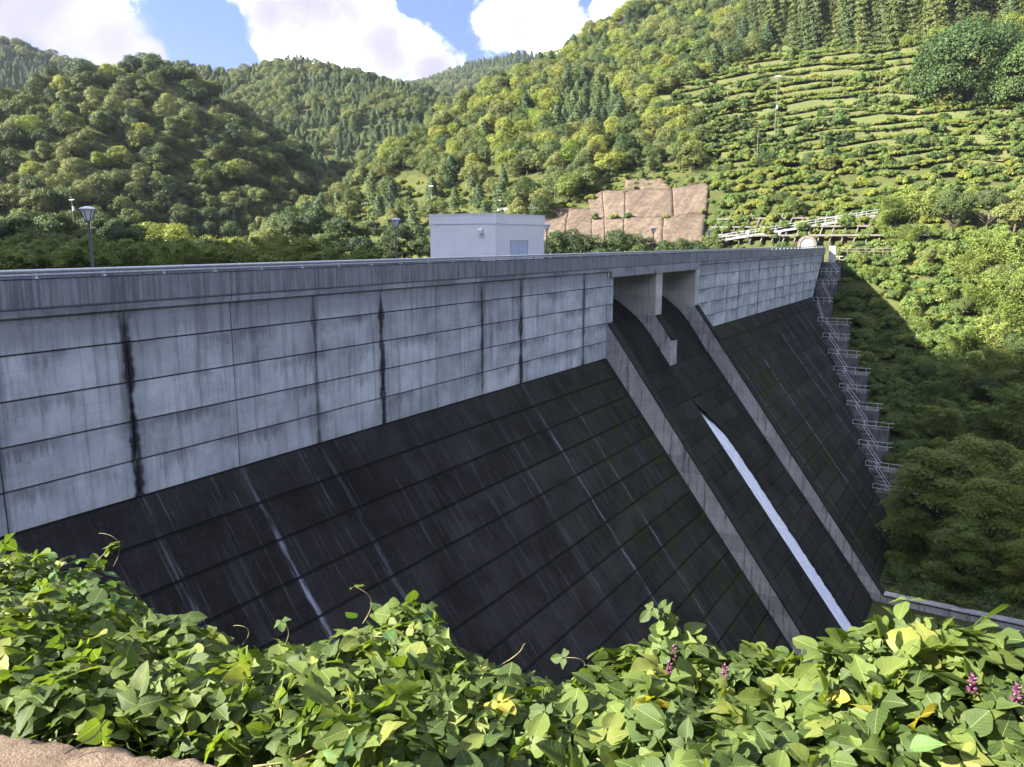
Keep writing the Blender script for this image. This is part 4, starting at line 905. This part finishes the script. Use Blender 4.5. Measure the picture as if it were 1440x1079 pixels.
# utility poles on the hillside
for px_, py_, top, lb in ((1088, 212, 120, 'tallest grey utility pole standing in the dark orchard rows'), (1064, 230, 188, 'short pale pole below the tallest utility pole'), (1169, 147, 115, 'thin pole on the bright terrace left of the pair'),
        (1235, 147, 108, 'slender pole standing mid terrace right of centre'), (1278, 147, 118, 'pole with a small box below the big dark evergreen'), (1290, 143, 112, 'pale pole next to the big dark evergreen'), (1023, 147, 126, 'small pole near the dark shrubs at the terrace end'),
        (607, 306, 262, 'utility pole on the wooded bank above the gatehouse'), (518, 312, 286, 'short pole among the bank trees left of the gatehouse'), (105, 322, 284, 'pole with crossarm behind the nearest lamp')):
    if px_ in (105, 518): P = np.array(pt(px_, py_, 150 if px_ == 105 else 190)); hgt = None
    else: P = at(px_, py_, 120)
    R_ = math.hypot(P[0]-CAM[0], P[1]); hgt = (py_-top)/F*R_*1.03
    t = thing('utility_pole', lb, 'pole', tuple(P), 0, 'utility poles'); MB().tube([(0, 0, -1), (0, 0, hgt)], [.10, .07], 7).build('shaft', M['lattice'], t)
    if px_ in (1088, 607, 105):
        MB().box((-.7, -.06, hgt-.7), (.7, .06, hgt-.58)).build('crossarm', M['galv'], t); MB().tube([(.25, 0, hgt*.55), (.25, 0, hgt*.55+.7)], .2, 8).build('transformer', M['galv'], t)

for i, (px_, py_) in enumerate(((772, 296), (806, 296), (832, 284), (852, 271), (868, 270), (885, 256), (905, 253), (930, 254), (948, 267), (972, 263), (994, 262), (866, 311), (884, 312), (938, 311), (990, 303), (838, 312))):
    P = at(px_, py_, 120); plant('shrub' if i % 3 else 'shrubd', (P[0], P[1]-.7, P[2]+.2), .55+.35*RS.rand(), ORD[i]+(' shrub from the left along the cliff top' if i < 11 else ' shrub, growing from the ledge midway up the cliff'), 'shrubs on the cliff', 'cliff_shrub', 'shrub')

# ------------------------------------------------------------------ right bank below the crest
x, y = jitter(2, 75, 83, 160, 1.55); z = H(x, y); ok, px, py = seen(x, y, z, 3)
clear = (x > np.where(z > -8, 3.6, np.minimum(xs(z+1.5)+4.0, 20.5))-.6*np.sin(y*1.3))
k = ok & clear & (y > 82.4); x, y, z = x[k], y[k], z[k]; r = RS.rand(len(x))
bankmass = [('shrub', np.stack([x[::9], y[::9], z[::9]-.1], -1), sc(len(x[::9]), .5, 1.1)), ('bamboo', np.stack([x[4::41], y[4::41], z[4::41]-.3], -1), sc(len(x[4::41]), .25, .5))]+[(kd, np.stack([x[q], y[q], z[q]-.15], -1), sc(q.sum(), .7, 1.3)) for kd, q in (('ground', r < .72), ('shrubd', (r >= .72) & (r < .9)), ('tuft', r >= .9))]
scatter('creeper_cover', 'green creeper and low scrub covering the bank right of the dam', 'creeper', bankmass)
for px_, py_, s_, kd in ((1235, 330, .75, 'bamboo'), (1262, 322, .9, 'bamboo'), (1300, 315, 1., 'bamboo'), (1338, 340, .95, 'canopyb'), (1385, 335, 1., 'canopyd'), (1425, 350, 1., 'canopyb'), (1275, 352, .7, 'bamboo'), (1400, 380, 1., 'bamboo'), (1440, 400, 1.05, 'bamboo'),
        (1360, 400, .75, 'bamboo'), (1425, 440, 1., 'bamboo'), (1380, 450, .8, 'bamboo'), (1440, 490, 1., 'bamboo'), (1395, 500, .85, 'bamboo'), (1345, 500, .7, 'bamboo'), (1420, 550, .9, 'bamboo'), (1370, 560, .85, 'bamboo'), (1315, 570, .6, 'bamboo'), (1440, 600, .9, 'bamboo'), (1395, 620, .8, 'bamboo'), (1335, 620, .75, 'bamboo'), (1290, 610, .5, 'bamboo'),
        (1310, 385, .55, 'canopyb'), (1405, 425, .7, 'canopyb'), (1350, 455, .5, 'canopyb'), (1430, 520, .65, 'canopyb'), (1385, 575, .55, 'canopyb'), (1300, 540, .4, 'canopyb'), (1300, 470, .5, 'bamboo'), (1260, 420, .4, 'bamboo'), (1220, 395, .4, 'bamboo'), (1440, 640, .9, 'bamboo'), (1330, 430, .5, 'bamboo')):
    P = at(px_, py_, 70)
    lb = {'bamboo': 'arching feathery bamboo clump on the bank right of the dam', 'canopyb': 'mid-green leafy tree among the bamboo on the bank right of the dam', 'canopyd': 'dark leafy tree at the top of the bank right of the dam'}[kd]
    plant(kd, (P[0], P[1], H(P[0], P[1])-.4), s_*(.8 if kd != 'bamboo' else 1.), lb, 'plants on the bank right of the dam', 'bamboo_clump' if kd == 'bamboo' else 'bank_tree', 'bamboo' if kd == 'bamboo' else 'tree')
for x_, y_, s_, i_, lb in ((23.5, 95., 1.0, 0, 'spreading layered tree closest to the spillway above the basin wall'), (28.5, 90.5, .85, 1, 'spreading tree overhanging the middle of the basin wall'), (33.5, 93., 1.0, 2, 'spreading layered tree at the frame edge above the basin wall'),
                           (28.0, 99.5, 1.05, 2, 'tall spreading tree behind the others above the basin wall'), (26.5, 86.6, .6, 1, 'small spreading tree leaning over the basin wall near the spillway'), (32.5, 86.2, .62, 2, 'small spreading tree leaning over the basin wall farther from the spillway'),
                           (36., 87., .8, 0, 'low spreading tree at the frame edge by the basin wall')):
    plant('spread', (x_, y_, float(H(x_, y_))-.3), s_, lb, 'spreading trees by the basin', 'spreading_tree', 'tree', i_)

# ------------------------------------------------------------------ foreground: kerb wall, near bank, kudzu thicket
cpx = np.array([-400, -150, 0, 60, 130, 200, 280, 350, 430, 500, 580, 640, 720, 780, 850, 940, 1010, 1100, 1200, 1300, 1440, 1600, 1900.])
cys = np.array([770, 760, 772, 768, 785, 862, 900, 925, 910, 890, 878, 920, 950, 968, 945, 910, 928, 936, 902, 892, 905, 915, 930.])
crs = np.array([5.4, 5.2, 5.0, 4.9, 4.7, 4.3, 3.9, 3.6, 3.4, 3.3, 3.2, 3.0, 2.9, 2.85, 2.8, 2.7, 2.7, 2.7, 2.7, 2.65, 2.65, 2.65, 2.7])
crin = np.array([3.05, 2.95, 2.80, 2.70, 2.60, 2.42, 2.2, 2.05, 1.95, 1.9, 1.85, 1.8, 1.75, 1.72, 1.7, 1.7, 1.7, 1.68, 1.68, 1.68, 1.7, 1.75, 1.8])
cth = np.array([math.atan2(-pix_dir(a_, 900)[0], pix_dir(a_, 900)[1]) for a_ in cpx]); czs = np.array([pt(a_, b_, c_)[2] for a_, b_, c_ in zip(cpx, cys, crs)])
od = np.argsort(cth); cth, czs, crs, crin = cth[od], czs[od], crs[od], crin[od]
def canopy(x, y):
    th = np.arctan2(-(x-CAM[0]), y-CAM[1]); r = np.hypot(x-CAM[0], y-CAM[1]); s_ = np.interp(th, cth, crs); zs_ = np.interp(th, cth, czs); ri = np.interp(th, cth, crin)
    zin = -.30+.06*np.sin(th*9); f = np.clip((r-ri)/(s_-ri), 0, 1)
    z = zin+(zs_-zin)*f+np.sin(np.pi*f)*.05+.05*np.sin(x*5+y*3)*np.sin(y*6-x*2)
    return z-np.maximum(r-s_, 0)*1.0-np.clip(r-s_, 0, .4)**2*.5, r, s_, ri, th
th = np.linspace(-.75, 1.45, 60); rr = np.concatenate([np.linspace(.9, 6, 40), np.linspace(6.6, 17, 16)])
TH, RR = np.meshgrid(th, rr, indexing='ij'); bx_ = CAM[0]-np.sin(TH)*RR; by_ = CAM[1]+np.cos(TH)*RR
cz, _, _, ri_, _ = canopy(bx_, by_); hz = H(bx_, by_)
wz = np.clip((RR-5.5)/5, 0, 1); bz = (np.minimum(cz, -.2)-.5)*(1-wz)+np.minimum(hz, cz-.2)*wz; bz = np.where(RR < ri_+.1, -.72, bz)
n1, n2_ = TH.shape; I = np.arange(n1*n2_).reshape(n1, n2_)
m, g = mat('bank_soil'); p = g.pos(); nz = g.noise(p, 6., 8, .7); g.out(g.pbr(g.mix(g.ss(nz, .35, .65), (.018, .02, .010), (.045, .04, .022)), .95, g.bump(nz, 1., .05), .1))
tag(link('near_bank', mesh('near_bank', np.stack([bx_, by_, bz], -1).reshape(-1, 3), np.stack([I[:-1, :-1], I[:-1, 1:], I[1:, 1:], I[1:, :-1]], -1).reshape(-1, 4), m, True)), kind='structure')
# weathered kerb wall in front of the thicket
m, g = mat('weathered_kerb'); p = g.pos(); nz = g.noise(p, 5., 8, .7); n2 = g.noise(p, 22., 8, .75); n3 = g.noise(p, 60., 4, .7)
cc = g.mix(g.ss(nz, .35, .65), (.16, .115, .080), (.25, .185, .130)); cc = g.mix(g.ss(n2, .52, .72, 0, .75), cc, (.075, .055, .040)); cc = g.mix(g.ss(nz, .58, .72, 0, .6), cc, (.12, .10, .085)); cc = g.mix(g.ss(n3, .55, .75, 0, .5), cc, (.30, .24, .18))
g.out(g.pbr(cc, .93, g.bump(g.m('ADD', n2, g.m('MULTIPLY', n3, .5)), 1., .02), .15)); M['kerb'] = m
ka, kb = np.array([21.46, -.205]), np.array([29.96, 2.945]); kd_ = nrm(kb-ka); kn = np.array([kd_[1], -kd_[0]])
V = []; prof = [(-.02, -.9), (-.005, -.28), (.015, -.225), (.06, -.2), (.22, -.19), (.40, -.2), (.45, -.23), (.47, -.9)]; nk = 240
for i in range(nk):
    c = ka+(kb-ka)*i/(nk-1)
    for j, (o_, z_) in enumerate(prof):
        w = RS.normal()*.006 if 0 < j < 7 else 0; V.append((*(c+kn*(o_+w)), z_+RS.normal()*.005))
kw = thing('kerb_wall', 'low weathered brown concrete kerb wall at the bottom edge of the frame', 'kerb', (float(ka[0]), float(ka[1]), -.9))
V = [(a_-ka[0], b_-ka[1], c_+.9) for a_, b_, c_ in V]; k = len(prof)
link('coping', mesh('coping', V, [(i*k+j, (i+1)*k+j, (i+1)*k+j+1, i*k+j+1) for i in range(nk-1) for j in range(k-1)], M['kerb'], True), kw)
tw = MB()
for i in range(46):                                              # dead twigs and stalks lying on the kerb
    c = ka+(kb-ka)*RS.uniform(.30, .62)+kn*RS.uniform(.02, .42); a_ = RS.uniform(0, 6.28); l = RS.uniform(.04, .22)
    tw.tube([(c[0], c[1], -.182), (c[0]+math.cos(a_)*l*.5, c[1]+math.sin(a_)*l*.5, -.168), (c[0]+math.cos(a_+.5)*l, c[1]+math.sin(a_+.5)*l, -.180)], .0025, 4)
tag(tw.build('twigs', M['bark']), 'dead twigs scattered on the weathered kerb wall', 'twigs', kind='stuff')

def kleaf_mat(name, c0, c1, c2, trans=.38):
    m, g = mat(name); uv = g.n('ShaderNodeTexCoord', out=2); U, V_, _ = g.xyz(uv); r = g.rnd(); t = g.n('ShaderNodeAttribute', attribute_name='tint', out=2)
    q = g.m('FRACT', g.m('ADD', g.m('MULTIPLY', r, .999), t))
    c = g.ramp(q, [(0, tuple(v*.8 for v in c0)), (.3, c0), (.62, c1), (.85, c1), (1, c2)])
    au = g.m('ABSOLUTE', g.m('SUBTRACT', U, .5))
    mid = g.ss(au, .006, .022, 1, 0); sv = g.m('ABSOLUTE', g.m('SUBTRACT', g.m('FRACT', g.m('MULTIPLY', g.m('SUBTRACT', V_, g.m('MULTIPLY', au, .75)), 7.)), .5))
    vein = g.m('MAXIMUM', mid, g.ss(sv, .0, .07, .55, 0)); nz = g.noise(g.pos(), 45., 5, .65); bl = g.noise(g.pos(), 9., 4, .6)
    c = g.mix(g.m('MULTIPLY', vein, .45), c, (.30, .36, .12)); c = g.mix(g.ss(nz, .55, .75, 0, .35), c, tuple(v*.6 for v in c1)); c = g.mix(g.ss(bl, .55, .75, 0, .35), c, c2)
    c = g.mix(g.ss(g.noise(g.pos(), 26., 4, .7), .70, .76, 0, .7), c, (.11, .07, .03))
    nm = g.bump(g.m('ADD', g.m('MULTIPLY', vein, -1.), g.m('MULTIPLY', nz, .6)), .45, .004)
    b = g.pbr(c, .58, nm, .25); tr = g.n('ShaderNodeBsdfTranslucent', {'Color': g.mix(1., c, (1.5, 1.6, .45), 'MULTIPLY')})
    g.out(g.n('ShaderNodeMixShader', {0: trans, 1: b, 2: tr})); return m
M['kudzu'] = kleaf_mat('kudzu_leaf', (.050, .082, .020), (.098, .134, .028), (.185, .198, .045))
M['ramie'] = kleaf_mat('pointed_leaf', (.050, .110, .034), (.088, .160, .044), (.15, .21, .05))
M['yellow'] = kleaf_mat('yellowing_leaf', (.30, .26, .045), (.24, .27, .05), (.36, .24, .06))
M['stem'] = simple('vine_stem', (.20, .17, .08), .7, .3, 30.)
M['flower'] = simple('purple_flower', (.11, .03, .075), .5, .4, 40.)
def blade(R, L, wd, kind, nu=4, nv=7):
    """one leaf blade along +Y from the origin, facing +Z, folded at the midrib and curling"""
    v = np.linspace(0, 1, nv+1)
    if kind == 'k': prof = np.interp(v, [0, .12, .34, .55, .8, .93, 1], [.05, .70, 1., .93, .60, .30, .03])
    elif kind == 'l': prof = np.interp(v, [0, .1, .28, .46, .56, .8, 1], [.03, .75, 1., .92, .55, .3, .0])
    else: prof = np.interp(v, [0, .1, .35, .6, .85, 1], [.03, .55, 1., .75, .28, .0])
    skew = R.normal()*.12; fold = R.uniform(.02, .42); curl = R.uniform(-.1, .65); tw_ = R.normal()*.25; edge = R.uniform(-.3, .3)
    Vv = []; uv = []
    for j, vv in enumerate(v):
        for i in range(nu+1):
            u = (i/nu)*2-1; w = prof[j]*wd*.5*(1+skew*u); x_ = u*w*math.cos(fold); z_ = abs(u)*w*math.sin(fold)-curl*vv*vv*L*.55+edge*w*u*u*.5+tw_*u*w*vv
            z_ += math.sin(vv*15+abs(u)*3)*.025*w*abs(u)*2
            Vv.append((x_+skew*.1*L*vv*vv, vv*L*(1-.12*curl*vv), z_)); uv.append((u*.5*max(prof[j], .05)+.5, vv))
    Fq = [(j*(nu+1)+i, j*(nu+1)+i+1, (j+1)*(nu+1)+i+1, (j+1)*(nu+1)+i) for j in range(nv) for i in range(nu)]
    return np.array(Vv), np.array(Fq), np.array(uv)
def rotz(V, a): c, s_ = math.cos(a), math.sin(a); return V@np.array([[c, s_, 0], [-s_, c, 0], [0, 0, 1]])
def rotx(V, a): c, s_ = math.cos(a), math.sin(a); return V@np.array([[1, 0, 0], [0, c, s_], [0, -s_, c]])
def compound(seed, kind):
    R = np.random.RandomState(seed); Vs, Fs, Us = [], [], []; o = 0
    if kind == 'k': parts = [(0, .115, .105, (0, .035, 0), 'k'), (1.25, .095, .085, (.006, .004, 0), 'l'), (-1.25, .095, .085, (-.006, .004, 0), 'l')]
    else: parts = [(0, .125, .072, (0, 0, 0), 'r')]
    for a_, L, wd, off, kk in parts:
        V, Fq, uv = blade(R, L*R.uniform(.85, 1.15), wd*R.uniform(.85, 1.12), kk); V = rotz(rotx(V, R.normal()*.25-.1), -a_+R.normal()*.15)+np.array(off)
        Vs.append(V); Fs.append(Fq+o); Us.append(uv); o += len(V)
    V = np.vstack(Vs); Fq = np.vstack(Fs); uv = np.vstack(Us); return V, Fq, uv
KL = [compound(200+i, 'k') for i in range(10)]; RL = [compound(230+i, 'r') for i in range(6)]
def leafmesh(d, m): V, Fq, uv = d; me = mesh('leaf', V, Fq, m, True, uv[Fq].reshape(-1, 2), np.zeros(len(V))); return me
KM = [leafmesh(d, M['kudzu']) for d in KL]; RM = [leafmesh(d, M['ramie']) for d in RL]; YM = [leafmesh(d, M['yellow']) for d in KL[:2]]
# leaf positions on the canopy
def basis(N, a):
    N = nrm(N); t = np.array([math.cos(a), math.sin(a), 0]); t = nrm(t-N*(t@N)); b = np.cross(t, N); return np.stack([b, t, N], 1)   # columns: leaf x, y, z
LV = []
n_try = 0
while len(LV) < 10500 and n_try < 300000:
    n_try += 1
    thv = RS.uniform(-.72, 1.40); rv = 1.55+RS.beta(1.15, 2.2)*6.5
    x_, y_ = CAM[0]-math.sin(thv)*rv, CAM[1]+math.cos(thv)*rv
    z_, r_, s_, ri, _ = canopy(np.array(x_), np.array(y_))
    if rv < ri+abs(RS.normal())*.05: continue
    if (np.array([x_, y_])-ka)@(-kn) < (.22 if thv > .82 else .0): continue
    if RS.rand() > 1.0 if rv < s_+.4 else RS.rand() > .30: continue
    e = .05; nx_ = -(canopy(np.array(x_+e), np.array(y_))[0]-canopy(np.array(x_-e), np.array(y_))[0])/(2*e); ny_ = -(canopy(np.array(x_), np.array(y_+e))[0]-canopy(np.array(x_), np.array(y_-e))[0])/(2*e)
    dep = abs(RS.normal())*.11 if RS.rand() < .8 else RS.uniform(.1, .4)
    pz = float(z_)+.05-dep+(RS.rand() < .04)*RS.uniform(0, .07)
    N = nrm(np.array([float(nx_)*.5, float(ny_)*.5, 1.]))+RS.normal(size=3)*.52; 
    if N[2] < .12: N[2] = .12
    ram = math.sin(x_*2.3+1.)*math.sin(y_*3.1+x_)+RS.normal()*.25 > .72
    LV.append((x_, y_, pz, N, RS.uniform(0, 6.28), (RS.uniform(.4, .6) if RS.rand() < .3 else RS.uniform(.55, .92))*(.88 if rv > 4 else 1), ram, rv, dep))
kud = thing('kudzu_thicket', 'leafy bright green kudzu thicket sprawling across the foreground bank', 'vine', (26., 2., -.7)); kv = Vector((26., 2., -.7))
LV.sort(key=lambda q: (q[7]+q[8]*8)); front = []; back = []
for q in LV:
    px_, py_, _ = project(np.array(q[:3])); (front if (len(front) < 295 and 0 < px_ < 1440 and 740 < py_ < 1085 and q[8] < .1) else back).append(q)
for i, q in enumerate(front):
    x_, y_, z_, N, a_, s_, ram, rv, dp = q; B3 = basis(N, a_)
    me = YM[i % 2] if RS.rand() < .02 else (RM[i % 6] if ram else KM[i % 10])
    o = link('leaf', me, kud); o.matrix_basis = Matrix.Translation(Vector((x_, y_, z_))-kv) @ Matrix(B3.tolist()).to_4x4() @ Matrix.Scale(s_, 4)
def leafmass(name, items, data, m, parent, nudge):
    Vs, Fs, Us, Ts = [], [], [], []; o = 0
    for i, (x_, y_, z_, N, a_, s_, ram, rv, dp) in enumerate(items):
        V, Fq, uv = data[i % len(data)]; B3 = basis(N, a_)
        Vs.append((V*s_)@B3.T+np.array([x_, y_, z_])-np.array(nudge)); Fs.append(Fq+o); Us.append(uv[Fq].reshape(-1, 2)); Ts.append(np.full(len(V), RS.rand())); o += len(V)
    return tag(link(name, mesh(name, np.vstack(Vs), np.vstack(Fs), m, True, np.vstack(Us), np.concatenate(Ts)), parent), kind='stuff')
leafmass('foliage', [q for q in back if not q[6]], KL, M['kudzu'], kud, kv)
leafmass('pointed_foliage', [q for q in back if q[6]], RL, M['ramie'], kud, kv)
# vine stems inside the thicket and tendrils reaching above it
q = MB()
for i in range(170):
    thv = RS.uniform(-.7, 1.35); rv = RS.uniform(1.75, 5.2); pts = []; a_ = RS.uniform(0, 6.28); x_, y_ = CAM[0]-math.sin(thv)*rv, CAM[1]+math.cos(thv)*rv
    for k in range(6):
        z_ = float(canopy(np.array(x_), np.array(y_))[0])-RS.uniform(.0, .12); pts.append(Vector((x_, y_, z_))-kv); a_ += RS.normal()*.5; x_ += math.cos(a_)*.1; y_ += math.sin(a_)*.1
    q.tube(pts, .0035, 5)
tag(q.build('stems', M['stem'], kud, True), kind='stuff')
def tendril(px_, py_, px2, py2, R_, sprig=2, curl=.05):
    A, B = Vector(pt(px_, py_, R_)), Vector(pt(px2, py2, R_-.05)); pts = []
    for k in range(9):
        f = k/8; p_ = A.lerp(B, f)+Vector((math.sin(f*4)*curl, math.cos(f*3)*curl*.5, math.sin(f*math.pi)*curl)); pts.append(p_-kv)
    MB().tube(pts, [.0024-.0002*k for k in range(9)], 5).build('tendril', M['stem'], kud, True)
    for k in range(sprig):
        p_ = pts[8-k*2]; B3 = basis(np.array([RS.normal()*.5, RS.normal()*.5-.4, .8]), RS.uniform(0, 6.28)); o = link('leaf', KM[(k*3+int(px_)) % 10], kud)
        o.matrix_basis = Matrix.Translation(p_) @ Matrix(B3.tolist()).to_4x4() @ Matrix.Scale(.42+.1*k, 4)
tendril(120, 800, 165, 770, 4.6, 3); tendril(150, 800, 158, 750, 4.6, 0, .08); tendril(330, 915, 345, 880, 3.6, 0, .06); tendril(505, 880, 515, 825, 3.3, 1, .05); tendril(690, 945, 752, 905, 2.9, 0, .04); tendril(800, 960, 812, 925, 2.85, 1); tendril(850, 945, 853, 912, 2.8, 1, .02)
tendril(950, 920, 930, 855, 2.7, 4, .03); tendril(400, 905, 402, 872, 3.4, 1, .02); tendril(260, 915, 262, 880, 3.8, 0, .03); tendril(1000, 925, 985, 905, 2.7, 2, .02); tendril(600, 900, 608, 850, 3.2, 2, .02); tendril(1290, 905, 1300, 872, 2.65, 1, .02)
for px_, py_, R_ in ((948, 918, 2.62), (942, 940, 2.55), (1288, 965, 2.35), (1368, 962, 2.35), (1430, 975, 2.35), (171, 928, 3.5), (702, 968, 2.6), (1020, 945, 2.5)):
    c = Vector(pt(px_, py_, R_)); q = MB()
    for k in range(16):
        h = k*.006; a_ = k*2.4; b_ = c+Vector((math.cos(a_)*.007*(1-k/22), math.sin(a_)*.007*(1-k/22), h*.6-.03)); q.tube([b_, b_+Vector((math.cos(a_)*.008, math.sin(a_)*.008, .006))], [.0038, .0026], 5)
    q.v = [tuple(Vector(v_)-kv) for v_ in q.v]; q.build('flower', M['flower'], kud)

# forest on the unseen mountain added left of the frame to shade the dam
x, y = jitter(-250, -30, -190, 80, 5.0); z = H(x, y); k = (ridge(x, y, *RID['abut'])+1 > z-.5) & (z > -8); x, y, z = x[k], y[k], z[k]
scatter('forest', 'forest on the steep unseen mountain added beside the dam to shade it', 'forest', [('broad', np.stack([x, y, z-.6], -1), sc(len(x), .9, 1.4))])

# thin valley haze: one closed box round the camera and the hills
m = bpy.data.materials.new('valley_haze'); m.use_nodes = True; nt = m.node_tree; nt.nodes.clear()
pv = nt.nodes.new('ShaderNodeVolumePrincipled'); pv.inputs['Color'].default_value = (.80, .88, 1, 1); pv.inputs['Density'].default_value = .00007; pv.inputs['Anisotropy'].default_value = .3
nt.links.new(pv.outputs[0], nt.nodes.new('ShaderNodeOutputMaterial').inputs['Volume'])
tag(MB().box((-1600, -500, -60), (500, 1800, 420)).build('haze', m), 'thin pale haze filling the valley air', 'haze', kind='stuff')
